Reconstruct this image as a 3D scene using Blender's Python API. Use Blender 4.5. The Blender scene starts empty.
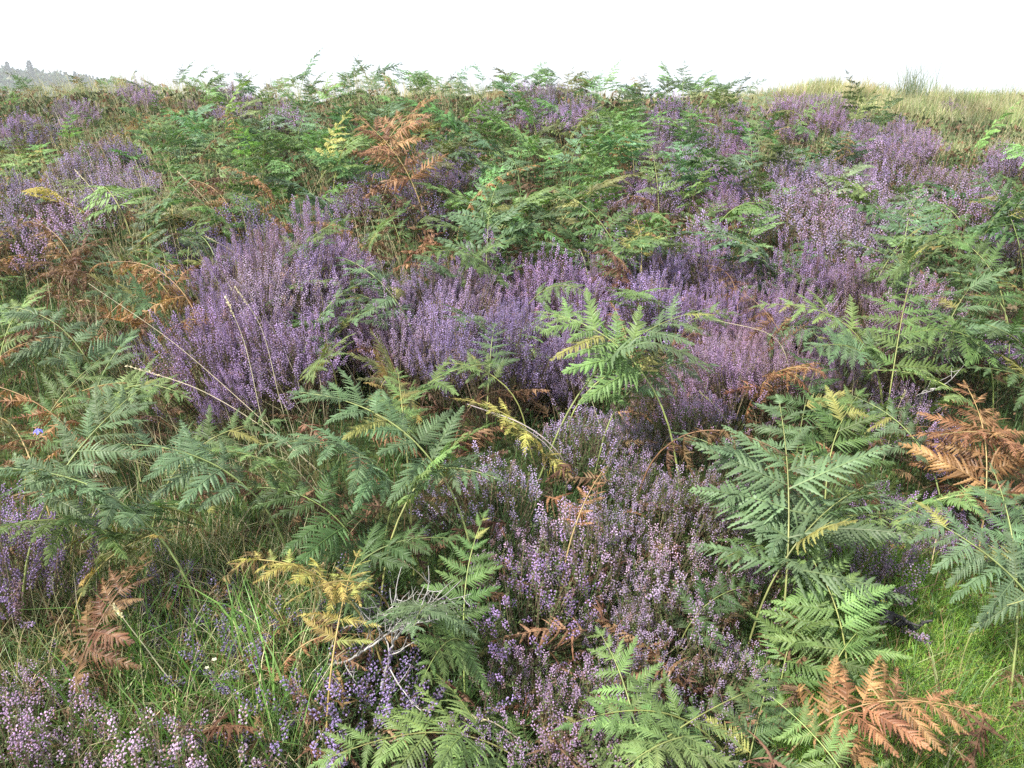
import bpy, math, random
import numpy as np
from mathutils import Matrix, Vector

SC = bpy.context.scene
COL = SC.collection
random.seed(7)
RNG = np.random.default_rng(7)
R = math.radians

# ------------------------------------------------------------------ camera
FPX = 803.6
PITCH = R(-18.0)
CAM = np.array([0.0, 0.0, 1.55])
cd = bpy.data.cameras.new('camera')
cam = bpy.data.objects.new('camera', cd)
COL.objects.link(cam)
cam.location = CAM
cam.rotation_euler = (R(90) + PITCH, 0, 0)
cd.sensor_width = 36.0
cd.lens = FPX / 1024 * 36.0
cd.clip_start = 0.05
cd.clip_end = 3000
SC.camera = cam

# ------------------------------------------------------------------ terrain
_yy = np.linspace(-20, 120, 2801)
def _sst(a, b, x):
    t = np.clip((x - a) / (b - a), 0, 1)
    return t * t * (3 - 2 * t)
_sl = 0.135 - 0.235 * _sst(11.8, 16.8, _yy) + 0.1 * _sst(40, 70, _yy)
_zz = np.concatenate([[0], np.cumsum((_sl[1:] + _sl[:-1]) * 0.5 * np.diff(_yy))])
_zz -= np.interp(0, _yy, _zz)

def ground(x, y):
    x = np.asarray(x, float); y = np.asarray(y, float)
    yc = y - 0.5 * np.sin(x * 0.33 + 0.8)
    z = np.interp(yc, _yy, _zz)
    near = np.exp(-(y / 60.0) ** 2)
    b = (0.050 * np.sin(1.7 * x + 0.9 * y) + 0.040 * np.sin(2.9 * y - 1.3 * x + 1.0)
         + 0.025 * np.sin(4.7 * x + 2.0) * np.sin(4.1 * y) + 0.012 * np.sin(9.1 * x + 7.3 * y))
    b = b + 0.06 * np.sin(0.55 * x + 1.2) * np.clip(y / 14, 0, 1)
    z = z + b * near
    z = z + _sst(8.5, 12.5, y) * near * (0.12 + 0.035 * np.sin(1.15 * x + 2.0) + 0.035 * np.sin(2.7 * x + .5) + 0.035 * np.sin(5.3 * x + 1.0 + y))
    z = z + 26.5 * np.exp(-((x + 260) / 148.0) ** 2 - ((y - 350) / 120.0) ** 2)
    z = z + 0.9 * np.sin(x * 0.09) * np.sin(y * 0.07) * _sst(80, 220, y)
    return z

cp, sp_ = math.cos(PITCH), math.sin(PITCH)
def ray(px, py):
    a = (px - 512) / FPX; b = -(py - 384) / FPX
    d = np.array([a, cp - b * sp_, sp_ + b * cp])
    return d / np.linalg.norm(d)

_TT = np.concatenate([np.arange(0.6, 6, 0.02), np.arange(6, 17.0, 0.05)])
def at(px, py, h=0.0):
    """the place on the ground whose point h above it is seen at this pixel"""
    d = ray(px, py)
    P = CAM[None] + d[None] * _TT[:, None]
    hit = np.nonzero(P[:, 2] < ground(P[:, 0], P[:, 1]) + h)[0]
    p = P[hit[0]] if len(hit) else CAM + d * 14.0
    return np.array([p[0], p[1], float(ground(p[0], p[1]))])

def pix(p):
    v = np.asarray(p, float) - CAM
    depth = v[1] * cp + v[2] * sp_
    up = -v[1] * sp_ + v[2] * cp
    if depth < 0.1:
        return (-999, -999, depth)
    return (512 + FPX * v[0] / depth, 384 - FPX * up / depth, depth)

# ------------------------------------------------------------------ materials
def new_mat(name):
    m = bpy.data.materials.new(name); m.use_nodes = True
    n = m.node_tree.nodes; l = m.node_tree.links
    n.clear()
    return m, n, l

def plant_mat(name, rough=0.5, spec=0.4, trans=0.25, use_obj=True, vary=0.12, huevary=0.015, noise=0.25, nscale=14.0, tcol=(1.0, 1.1, 0.5)):
    m, n, l = new_mat(name)
    out = n.new('ShaderNodeOutputMaterial')
    at_ = n.new('ShaderNodeAttribute'); at_.attribute_name = 'tint'
    col = at_.outputs['Color']
    oi = n.new('ShaderNodeObjectInfo')
    if use_obj:
        mx = n.new('ShaderNodeMix'); mx.data_type = 'RGBA'; mx.blend_type = 'MULTIPLY'
        mx.inputs[0].default_value = 1.0
        l.new(col, mx.inputs[6]); l.new(oi.outputs['Color'], mx.inputs[7])
        col = mx.outputs[2]
    geo = n.new('ShaderNodeNewGeometry')
    nz = n.new('ShaderNodeTexNoise'); nz.inputs['Scale'].default_value = nscale; nz.inputs['Detail'].default_value = 2
    l.new(geo.outputs['Position'], nz.inputs['Vector'])
    mr = n.new('ShaderNodeMapRange')
    mr.inputs['From Min'].default_value = 0.3; mr.inputs['From Max'].default_value = 0.7
    mr.inputs['To Min'].default_value = 1 - noise; mr.inputs['To Max'].default_value = 1 + noise
    l.new(nz.outputs['Fac'], mr.inputs['Value'])
    mr2 = n.new('ShaderNodeMapRange')
    mr2.inputs['To Min'].default_value = 1 - vary; mr2.inputs['To Max'].default_value = 1 + vary
    l.new(oi.outputs['Random'], mr2.inputs['Value'])
    mu = n.new('ShaderNodeMath'); mu.operation = 'MULTIPLY'
    l.new(mr.outputs[0], mu.inputs[0]); l.new(mr2.outputs[0], mu.inputs[1])
    mr3 = n.new('ShaderNodeMapRange')
    mr3.inputs['To Min'].default_value = 0.5 - huevary; mr3.inputs['To Max'].default_value = 0.5 + huevary
    l.new(oi.outputs['Random'], mr3.inputs['Value'])
    hs = n.new('ShaderNodeHueSaturation')
    l.new(col, hs.inputs['Color']); l.new(mu.outputs[0], hs.inputs['Value']); l.new(mr3.outputs[0], hs.inputs['Hue'])
    pb = n.new('ShaderNodeBsdfPrincipled')
    pb.inputs['Roughness'].default_value = rough
    pb.inputs['Specular IOR Level'].default_value = spec
    l.new(hs.outputs[0], pb.inputs['Base Color'])
    if trans > 0:
        tr = n.new('ShaderNodeBsdfTranslucent')
        mt = n.new('ShaderNodeMix'); mt.data_type = 'RGBA'; mt.blend_type = 'MULTIPLY'; mt.inputs[0].default_value = 1
        l.new(hs.outputs[0], mt.inputs[6]); mt.inputs[7].default_value = (tcol[0] * 1.3, tcol[1] * 1.3, tcol[2] * 1.3, 1)
        l.new(mt.outputs[2], tr.inputs['Color'])
        ms = n.new('ShaderNodeMixShader'); ms.inputs[0].default_value = trans
        l.new(pb.outputs[0], ms.inputs[1]); l.new(tr.outputs[0], ms.inputs[2])
        l.new(ms.outputs[0], out.inputs[0])
    else:
        l.new(pb.outputs[0], out.inputs[0])
    return m

M_LEAF = plant_mat('fern_leaf', rough=0.52, spec=0.38, trans=0.28)
M_STALK = plant_mat('fern_stalk', rough=0.45, spec=0.4, trans=0.0, nscale=30)
M_FLOWER = plant_mat('heather_flower', rough=0.6, spec=0.2, trans=0.25, tcol=(1, .8, 1), vary=0.1, huevary=0.012, noise=0.22, nscale=9)
M_HLEAF = plant_mat('heather_leaf', rough=0.6, spec=0.25, trans=0.12, nscale=9)
M_WOOD = plant_mat('heather_wood', rough=0.8, spec=0.15, trans=0.0, nscale=50, noise=.35)
M_GRASS = plant_mat('grass_blade', rough=0.5, spec=0.35, trans=0.3, use_obj=False, vary=0, huevary=0, nscale=1.6, noise=0.42)
M_STRAW = plant_mat('dry_straw', rough=0.55, spec=0.3, trans=0.12, use_obj=True, vary=0.1, nscale=20, tcol=(1, 1, .8))
M_LITTER = plant_mat('litter', rough=0.7, spec=0.2, trans=0.15, use_obj=False, vary=0, huevary=0, nscale=3, noise=0.35, tcol=(1, .8, .6))
M_CONIFER = plant_mat('conifer_needle', rough=0.6, spec=0.2, trans=0.1, use_obj=True, nscale=.5)

def ground_mat():
    m, n, l = new_mat('moor_soil')
    out = n.new('ShaderNodeOutputMaterial'); pb = n.new('ShaderNodeBsdfPrincipled')
    geo = n.new('ShaderNodeNewGeometry')
    a = n.new('ShaderNodeTexNoise'); a.inputs['Scale'].default_value = 3.1; a.inputs['Detail'].default_value = 8
    b = n.new('ShaderNodeTexNoise'); b.inputs['Scale'].default_value = 42; b.inputs['Detail'].default_value = 6
    l.new(geo.outputs['Position'], a.inputs['Vector']); l.new(geo.outputs['Position'], b.inputs['Vector'])
    r1 = n.new('ShaderNodeValToRGB')
    r1.color_ramp.elements[0].position = 0.35; r1.color_ramp.elements[0].color = (0.035, 0.026, 0.016, 1)
    r1.color_ramp.elements[1].position = 0.65; r1.color_ramp.elements[1].color = (0.05, 0.075, 0.022, 1)
    l.new(a.outputs['Fac'], r1.inputs[0])
    mx = n.new('ShaderNodeMix'); mx.data_type = 'RGBA'; mx.blend_type = 'MULTIPLY'; mx.inputs[0].default_value = 0.8
    r2 = n.new('ShaderNodeValToRGB')
    r2.color_ramp.elements[0].position = 0.3; r2.color_ramp.elements[0].color = (0.4, 0.4, 0.4, 1)
    r2.color_ramp.elements[1].position = 0.75; r2.color_ramp.elements[1].color = (1.6, 1.5, 1.3, 1)
    l.new(b.outputs['Fac'], r2.inputs[0])
    l.new(r1.outputs[0], mx.inputs[6]); l.new(r2.outputs[0], mx.inputs[7])
    # far ground: rough pasture colours
    sx = n.new('ShaderNodeSeparateXYZ'); l.new(geo.outputs['Position'], sx.inputs[0])
    fr = n.new('ShaderNodeMapRange'); fr.inputs['From Min'].default_value = 40; fr.inputs['From Max'].default_value = 110
    l.new(sx.outputs['Y'], fr.inputs['Value'])
    c = n.new('ShaderNodeTexNoise'); c.inputs['Scale'].default_value = 0.06; c.inputs['Detail'].default_value = 10; c.inputs['Roughness'].default_value = 0.7
    l.new(geo.outputs['Position'], c.inputs['Vector'])
    r3 = n.new('ShaderNodeValToRGB')
    r3.color_ramp.elements[0].position = 0.38; r3.color_ramp.elements[0].color = (0.06, 0.09, 0.03, 1)
    r3.color_ramp.elements[1].position = 0.62; r3.color_ramp.elements[1].color = (0.19, 0.17, 0.08, 1)
    l.new(c.outputs['Fac'], r3.inputs[0])
    m2 = n.new('ShaderNodeMix'); m2.data_type = 'RGBA'
    l.new(fr.outputs[0], m2.inputs[0]); l.new(mx.outputs[2], m2.inputs[6]); l.new(r3.outputs[0], m2.inputs[7])
    l.new(m2.outputs[2], pb.inputs['Base Color']); pb.inputs['Roughness'].default_value = 0.95
    pb.inputs['Specular IOR Level'].default_value = 0.1
    bp = n.new('ShaderNodeBump'); bp.inputs['Strength'].default_value = 0.8; bp.inputs['Distance'].default_value = 0.02
    l.new(b.outputs['Fac'], bp.inputs['Height']); l.new(bp.outputs[0], pb.inputs['Normal'])
    l.new(pb.outputs[0], out.inputs[0])
    return m

# ------------------------------------------------------------------ mesh helpers
class Geo:
    """vertex / face arrays of one mesh, with a colour per vertex"""
    def __init__(s):
        s.V = []; s.C = []; s.T = []; s.Q = []; s.n = 0
    def add(s, V, C, T=None, Q=None):
        V = np.asarray(V, float).reshape(-1, 3)
        C = np.asarray(C, float)
        if C.ndim == 1: C = np.tile(C, (len(V), 1))
        s.V.append(V); s.C.append(C)
        if T is not None and len(T): s.T.append(np.asarray(T, int).reshape(-1, 3) + s.n)
        if Q is not None and len(Q): s.Q.append(np.asarray(Q, int).reshape(-1, 4) + s.n)
        s.n += len(V)
    def arr(s):
        V = np.concatenate(s.V) if s.V else np.zeros((0, 3))
        C = np.concatenate(s.C) if s.C else np.zeros((0, 3))
        T = np.concatenate(s.T) if s.T else np.zeros((0, 3), int)
        Q = np.concatenate(s.Q) if s.Q else np.zeros((0, 4), int)
        return V, C, T, Q
    def mesh(s, name, mats, smooth=False):
        return mk_mesh(name, s.arr(), mats, smooth)

def mk_mesh(name, arr, mat, smooth=False):
    V, C, T, Q = arr
    me = bpy.data.meshes.new(name)
    me.vertices.add(len(V)); me.vertices.foreach_set('co', V.astype(np.float32).ravel())
    nl = len(T) * 3 + len(Q) * 4
    me.loops.add(nl)
    me.loops.foreach_set('vertex_index', np.concatenate([T.ravel(), Q.ravel()]).astype(np.int32))
    me.polygons.add(len(T) + len(Q))
    st = np.concatenate([np.arange(len(T)) * 3, len(T) * 3 + np.arange(len(Q)) * 4]).astype(np.int32)
    me.polygons.foreach_set('loop_start', st)
    me.update(calc_edges=True)
    ca = me.attributes.new('tint', 'FLOAT_COLOR', 'POINT')
    ca.data.foreach_set('color', np.concatenate([C, np.ones((len(C), 1))], 1).astype(np.float32).ravel())
    if not smooth:
        me.shade_flat()
    me.materials.append(mat)
    return me

def inst(arr, mats, cols=None):
    """join many transformed copies (mats: n x 4 x 4) of one array set"""
    V, C, T, Q = arr
    mats = np.asarray(mats); n = len(mats)
    VV = np.einsum('nij,vj->nvi', mats[:, :3, :3], V) + mats[:, None, :3, 3]
    CC = np.tile(C[None], (n, 1, 1))
    if cols is not None: CC = CC * np.asarray(cols)[:, None, :]
    off = (np.arange(n) * len(V))[:, None, None]
    return VV.reshape(-1, 3), CC.reshape(-1, 3), (T[None] + off).reshape(-1, 3), (Q[None] + off).reshape(-1, 4)

def link(name, data, parent=None, color=None):
    o = bpy.data.objects.new(name, data)
    COL.objects.link(o)
    if parent: o.parent = parent
    if color is not None: o.color = (color[0], color[1], color[2], 1)
    return o

def tag(o, label=None, cat=None, group=None, kind=None):
    if label: o['label'] = label
    if cat: o['category'] = cat
    if group: o['group'] = group
    if kind: o['kind'] = kind
    return o

def tube(P, rad, sides=5, col=(1, 1, 1), cap=True):
    """tapered tube along points P"""
    P = np.asarray(P, float); n = len(P)
    rad = np.broadcast_to(np.asarray(rad, float), (n,))
    T = np.gradient(P, axis=0); T /= np.linalg.norm(T, axis=1, keepdims=True) + 1e-9
    ref = np.array([0.31, 0.17, 0.93]) if abs(T[0][2]) < 0.9 else np.array([0.95, 0.2, 0.1])
    A = np.cross(T, ref); A /= np.linalg.norm(A, axis=1, keepdims=True) + 1e-9
    B = np.cross(T, A)
    th = np.arange(sides) / sides * 2 * math.pi
    V = P[:, None] + rad[:, None, None] * (A[:, None] * np.cos(th)[None, :, None] + B[:, None] * np.sin(th)[None, :, None])
    i = np.arange(n - 1)[:, None] * sides; k = np.arange(sides)[None]; k2 = (k + 1) % sides
    Q = np.stack([i + k, i + k2, i + sides + k2, i + sides + k], -1).reshape(-1, 4)
    C = np.asarray(col, float)
    if C.ndim == 2: C = np.repeat(C, sides, 0)
    return V.reshape(-1, 3), C, None, Q

# ------------------------------------------------------------------ bracken
def pinna_arr(seed, hi=True, dead=0.0, pairs=None):
    """one side leaf of a bracken frond: unit length along +X, combed with toothed leaflets; dead 0..1 curls it up"""
    r = np.random.default_rng(seed)
    g = Geo()
    k_ = float(dead)
    lerp = lambda a, b: a + (b - a) * k_
    n = pairs or (19 if hi else 13)
    sag = lerp(0.20, 0.55) * (0.4 + 1.1 * r.random())
    side = 0.22 * (r.random() - 0.5)
    def rib(x):
        return np.array([x - 0.12 * sag * x ** 3, side * x * x * 1.5, 0.12 * x - sag * x * x])
    xs = np.linspace(0, 1, 9)
    P = np.array([rib(x) for x in xs])
    ribc = (1.35, 1.2, 1.0) if not dead else (1.0, .9, .8)
    g.add(*tube(P, np.linspace(0.0085, 0.003, 9) * (1 if hi else 1.3), 3, ribc))
    fold = 0.10 + 0.35 * r.random()
    ph = r.uniform(0, 6.28, 3)
    for i in range(n):
        x = 0.045 + 0.955 * (i + 0.2) / n
        w = 0.26 * (1 - x ** 1.35) ** 0.85 * (0.82 + 0.18 * min(1, x / 0.15)) + 0.012
        o = rib(x); tt = rib(min(1, x + .02)) - rib(x - .02); tt /= np.linalg.norm(tt)
        for s in (-1, 1):
            if r.random() < 0.015 + 0.08 * k_: continue
            ww = w * (0.84 + 0.26 * r.random()) * (1 if r.random() > .06 else .6)
            a = R(66 - 26 * x + r.normal(0, lerp(5.5, 15)))
            up = np.array([-tt[2], 0, tt[0]])
            yv = np.array([0, s, 0.0])
            lift = r.normal(lerp(fold * 0.3, -.5), lerp(0.13, 0.45))
            d = yv * math.sin(a) + tt * math.cos(a) + up * lift
            d /= np.linalg.norm(d)
            ac = tt - d * np.dot(tt, d); ac /= np.linalg.norm(ac)
            nn = np.cross(ac, d) * s * -1
            if nn[2] < 0: nn = -nn
            tw = r.normal(0, lerp(.24, .75))
            ac, nn = ac * math.cos(tw) + nn * math.sin(tw), nn * math.cos(tw) - ac * math.sin(tw)
            hw = (0.5 / n) * lerp(1.0, .85) * (1 if hi else 1.15)
            curl = ww * r.normal(lerp(.34, .55), lerp(.12, .3))
            tone = (0.86 + 0.26 * r.random()) * (1 + .10 * math.sin(x * 9 + ph[0] + s))
            cm = np.array([1.0, 1.0, 1.0]) * tone
            if dead:      # blotches: browner and darker patches, paler ones
                u = math.sin(x * 7 + ph[1]) + 0.8 * math.sin(x * 17 * s + ph[2]) + r.normal(0, .5)
                if u > 0.5: cm = cm * (0.62, 0.56, 0.54)
                elif u < -0.7: cm = cm * (1.15, 1.25, 1.25)
            ct = cm * (1.0, 1.0, 0.95) if not dead else cm * (0.85, 0.75, 0.7)
            if hi:
                m = 6 if ww > 0.12 else 4
                N = 2 * m + 1
                sarr = np.linspace(0, 1, N)
                prof = np.where(np.arange(N) % 2 == 1, 1.0, 0.50) * (1 - 0.80 * sarr ** 1.7)
                prof[-1] = 0.02; prof[0] = 0.65
                cen = o + d * (ww * sarr)[:, None] - nn * (curl * sarr ** 2)[:, None] + ac * (0.10 * ww * sarr ** 2)[:, None]
                e1 = cen + ac * (hw * prof)[:, None] - nn * (hw * 0.4 * prof)[:, None]
                e2 = cen - ac * (hw * prof)[:, None] - nn * (hw * 0.4 * prof)[:, None]
                V = np.concatenate([cen, e1, e2])
                k = np.arange(N - 1)
                Q = np.concatenate([np.stack([k, k + 1, N + k + 1, N + k], 1), np.stack([k + 1, k, 2 * N + k, 2 * N + k + 1], 1)])
                cc = cm + (ct - cm) * sarr[:, None]
                C = np.concatenate([cc * (1.10, 1.05, 0.95), cc, cc])
                g.add(V, C, None, Q)
            else:
                mid = o + d * ww * 0.45 - nn * curl * 0.2
                tip = o + d * ww - nn * curl + ac * 0.08 * ww
                V = np.array([o, mid + ac * hw - nn * hw * .3, tip, mid - ac * hw - nn * hw * .3, mid + nn * hw * 0.1])
                g.add(V, cm, None, [[0, 1, 2, 4], [0, 4, 2, 3]])
    return g.arr()

PIN_HI = [mk_mesh('leaflet', pinna_arr(100 + i), M_LEAF) for i in range(9)]
PIN_HI_DEAD = [mk_mesh('leaflet', pinna_arr(150 + i, dead=[.6, .8, 1.0][i % 3]), M_LEAF) for i in range(6)]
PIN_HI_FLAT = [mk_mesh('leaflet', pinna_arr(180 + i, dead=.12), M_LEAF) for i in range(4)]
PIN_HI_HALF = [mk_mesh('leaflet', pinna_arr(170 + i, dead=.38), M_LEAF) for i in range(4)]
LO_ARR = [pinna_arr(200 + i, hi=False) for i in range(5)]
LO_DEAD = [pinna_arr(250 + i, hi=False, dead=.7) for i in range(4)]

def frond_frame(stipe, blade, az, e0, e1, r, wig=0.085, wilt=0.0):
    """points, tangents, side and normal vectors along stalk and blade"""
    n1, n2 = 8, 22
    u = np.concatenate([np.linspace(0, stipe, n1, endpoint=False), np.linspace(stipe, stipe + blade, n2)])
    f = np.clip((u - 0.45 * stipe) / (blade + 0.55 * stipe), 0, 1)
    f = f * f * (3 - 2 * f) * 0.55 + f * 0.45
    el = e0 + (e1 - e0) * f
    b = r.normal(0, wig); azv = az + b * 3 * np.sin(u / (stipe + blade) * 3.0 + r.random() * 6)
    T = np.stack([np.cos(el) * np.cos(azv), np.cos(el) * np.sin(azv), np.sin(el)], 1)
    du = np.diff(u, prepend=0)[:, None]
    P = np.cumsum(T * du, 0) - T[0] * du[0]
    S = np.stack([-np.sin(azv), np.cos(azv), np.zeros_like(azv)], 1)
    roll = r.normal(0, 0.36)
    N = np.cross(T, S); N = np.where(N[:, 2:3] < 0, -N, N)
    # keep N continuous near the vertical: it points up and away from the lean
    Nref = np.stack([-np.sin(el) * np.cos(azv), -np.sin(el) * np.sin(azv), np.cos(el)], 1)
    N = Nref
    S2 = S * math.cos(roll) + N * math.sin(roll); N2 = N * math.cos(roll) - S * math.sin(roll)
    return u, P, T, S2, N2

def frond_parts(stipe, blade, az, e0, e1, seed, width=0.55, pairs=9, dead=False, flat=0.45):
    """returns stalk points/radii and a list of 4x4 matrices for the leaflets"""
    r = np.random.default_rng(seed)
    u, P, T, S, N = frond_frame(stipe, blade, az, e0, e1, r)
    up = np.array([0, 0, 1.0])
    mats = []
    for i in range(pairs):
        t = ((i + 0.05) / pairs) ** 0.90
        if i == 0: t = 0.0
        L = blade * width * 1.13 * ((1 - t) ** 0.80) * (0.88 if i == 0 else 1.0) + 0.03 * blade
        for s in (-1, 1):
            uu = stipe + blade * min(0.985, t + r.uniform(-0.008, 0.02) + (0.012 if s > 0 else 0))
            p = np.array([np.interp(uu, u, P[:, k]) for k in range(3)])
            tt = np.array([np.interp(uu, u, T[:, k]) for k in range(3)]); tt /= np.linalg.norm(tt)
            ss = np.array([np.interp(uu, u, S[:, k]) for k in range(3)]); nn = np.array([np.interp(uu, u, N[:, k]) for k in range(3)])
            a = R(18 + 34 * t + r.normal(0, 8))
            d = s * ss * math.cos(a) + tt * math.sin(a) + nn * r.normal(0.06, 0.20)
            if dead: d = d + np.array([0, 0, -1]) * r.uniform(0.1, 0.9) + r.normal(0, .25, 3)
            else: d = d + np.array([0, 0, -1]) * r.uniform(-0.05, 0.34)
            d /= np.linalg.norm(d)
            z = nn * (1 - flat) + up * flat + r.normal(0, 0.24 if not dead else 0.6, 3)
            z = z - d * np.dot(z, d); z /= np.linalg.norm(z)
            y = np.cross(z, d)
            L2 = L * r.uniform(0.74, 1.1) * (1 if not dead else r.uniform(.6, 1)) * (1 if r.random() > .05 else .6)
            M = np.eye(4); M[:3, 0] = d * L2; M[:3, 1] = y * L2 * 0.95; M[:3, 2] = z * L2; M[:3, 3] = p
            mats.append(M)
    # the tip
    p = np.array([np.interp(stipe + blade * 0.93, u, P[:, k]) for k in range(3)])
    d = T[-1]; z = N[-1]; y = np.cross(z, d); L = blade * 0.13
    M = np.eye(4); M[:3, 0] = d * L; M[:3, 1] = y * L; M[:3, 2] = z * L; M[:3, 3] = p
    mats.append(M)
    keep = u <= stipe + blade * 0.965
    Pk = P[keep]; uk = u[keep]
    rad = np.interp(uk, [0, stipe, stipe + blade], [0.0029, 0.0021, 0.0006]) * (0.6 + 0.7 * (stipe + blade))
    return Pk, rad, mats

KINDS = {   # leaf colour, stalk colour, words
    'green':  ((0.100, 0.162, 0.054), (0.22, 0.25, 0.08), 'green'),
    'blue':   ((0.106, 0.168, 0.086), (0.22, 0.26, 0.09), 'bluish-green'),
    'light':  ((0.150, 0.225, 0.080), (0.25, 0.28, 0.09), 'light green'),
    'dark':   ((0.066, 0.118, 0.042), (0.16, 0.20, 0.06), 'dark green'),
    'olive':  ((0.120, 0.130, 0.050), (0.30, 0.26, 0.09), 'olive'),
    'yellow': ((0.37, 0.33, 0.10),   (0.36, 0.30, 0.10), 'yellow'),
    'orange': ((0.30, 0.165, 0.085),  (0.34, 0.24, 0.10), 'orange-brown'),
    'rust':   ((0.175, 0.100, 0.060),  (0.20, 0.11, 0.06), 'rust-brown'),
}
DEADK = ('orange', 'rust')
THINGS = []      # (object, kind word, px, py, size word, colour word)

def jit(c, a=0.10, r=random):
    f = 1 + r.uniform(-a, a)
    return tuple(max(0.0, v * f * (1 + r.uniform(-a, a) * 0.5)) for v in c)

def bracken_near(px, py, W, az, kind, el=15, stipe=None, width=0.5, pairs=9, lean=78, label=None, seed=None, hc=None, flat=0.45, dead=None, sizew=None, blade=None, soft=False):
    """a bracken plant: blade centre seen at (px, py), about W pixels long"""
    seed = seed if seed is not None else int(px * 7 + py * 13)
    az_ = R(az)
    hc = 0.38 if hc is None else hc
    p = at(px, py, hc)
    dist = pix(p + [0, 0, hc])[2]
    bl = blade or W * dist / FPX
    st = stipe if stipe is not None else max(0.12, hc * 0.9)
    if dead is None: dead = kind in DEADK
    Pk, rad, mats = frond_parts(st, bl, az_, R(lean), R(el - 12), seed, width, pairs, dead, flat)
    c = Pk[len(Pk) * 2 // 3]
    st_new = max(0.08, st + (hc - c[2]))          # the middle of the blade ends up hc above the ground
    Pk, rad, mats = frond_parts(st_new, bl, az_, R(lean), R(el - 12), seed, width, pairs, dead, flat)
    c = Pk[len(Pk) * 2 // 3]
    bx, by = p[0] - c[0], p[1] - c[1]
    bz = float(ground(bx, by)) - 0.01
    root = link('bracken', None)
    root.location = (bx, by, bz)
    leafc, stc, word = KINDS[kind]
    leafc = jit(leafc)
    g = Geo()
    sc = np.array(jit(stc))
    g.add(*tube(Pk, rad, 6, sc))
    link('stalk', g.mesh('stalk', M_STALK, True), root, (1, 1, 1))
    rr = random.Random(seed)
    pool = PIN_HI_DEAD if dead else PIN_HI_HALF if kind in ('orange', 'rust', 'yellow') else PIN_HI
    if soft: pool = PIN_HI_FLAT
    if dist > 4.2 and pool is not PIN_HI_HALF: pool = PIN_MID_DEAD if dead else PIN_MID
    for k, M in enumerate(mats):
        f = 1 + rr.uniform(-.16, .16)
        cc = tuple(v * f for v in leafc)
        if kind in ('yellow',) and rr.random() < 0.3: cc = tuple(v * f for v in (0.28, 0.30, 0.09))
        if kind == 'olive' and rr.random() < 0.25: cc = (0.30, 0.22, 0.07)
        if kind in ('green', 'light', 'blue', 'dark') and rr.random() < 0.03: cc = (0.24, 0.24, 0.08)
        o = link('leaflet', pool[rr.randrange(len(pool))], root, cc)
        o.matrix_local = Matrix(M.tolist())
    size = sizew or ('big' if W > 130 else 'small' if W < 75 else '')
    reg(root, 'bracken', px, py, size, word, label, dist)
    return root

PIN_MID = [mk_mesh('leaflet', a, M_LEAF) for a in LO_ARR]
PIN_MID_DEAD = [mk_mesh('leaflet', a, M_LEAF) for a in LO_DEAD]

def reg(o, what, px, py, size, word, label, dist):
    o['category'] = what
    THINGS.append(dict(o=o, what=what, px=px, py=py, size=size, word=word, label=label, dist=dist))

# whole fronds joined into a leaf blade, for plants too far off to show single leaflets as parts
def frond_join(stipe, blade, e0, e1, seed, width, pairs, dead):
    Pk, rad, mats = frond_parts(stipe, blade, 0.0, R(e0), R(e1), seed, width, pairs, dead, 0.4)
    r = np.random.default_rng(seed + 5)
    g = Geo()
    src = LO_DEAD if dead else LO_ARR
    for M in mats:
        a = src[r.integers(len(src))]
        t = 0.85 + 0.3 * r.random()
        g.add(*[x for x in inst(a, [M], [[t, t, t]])])
    s = Geo(); s.add(*tube(Pk, rad * 1.3, 4, (1, 1, 1)))
    return g, s
JOINS = []
for i, (st, bl, e0, e1, w, pr, dead) in enumerate([
        (.40, .55, 80, 20, .50, 9, False), (.30, .60, 72, -5, .48, 9, False), (.50, .50, 84, 45, .46, 8, False),
        (.38, .62, 76, 5, .55, 9, False), (.45, .52, 80, -20, .50, 8, False), (.34, .50, 66, 10, .58, 8, False),
        (.40, .50, 78, -40, .40, 8, True), (.32, .46, 70, -60, .42, 7, True), (.46, .48, 84, 10, .36, 7, True)]):
    lg, sg = frond_join(st, bl, e0, e1, 900 + i, w, pr, dead)
    JOINS.append((lg.arr(), sg.arr(), lg.mesh('leaf_blade', M_LEAF), sg.mesh('stalk', M_STALK, True), dead))

def bracken_mid(x, y, scale, rz, j, kind, px, py, dist, label=None, size=None, word=None):
    root = link('bracken', None)
    root.location = (x, y, float(ground(x, y)) - 0.02)
    root.rotation_euler = (random.uniform(-.08, .08), random.uniform(-.08, .08), rz)
    root.scale = (scale, scale, scale)
    leafc, stc, w = KINDS[kind]
    link('leaf_blade', JOINS[j][2], root, jit([v * 1.15 for v in leafc], .15))
    link('stalk', JOINS[j][3], root, jit(stc))
    reg(root, 'bracken', px, py, size or '', word or w, label, dist)
    return root

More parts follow.
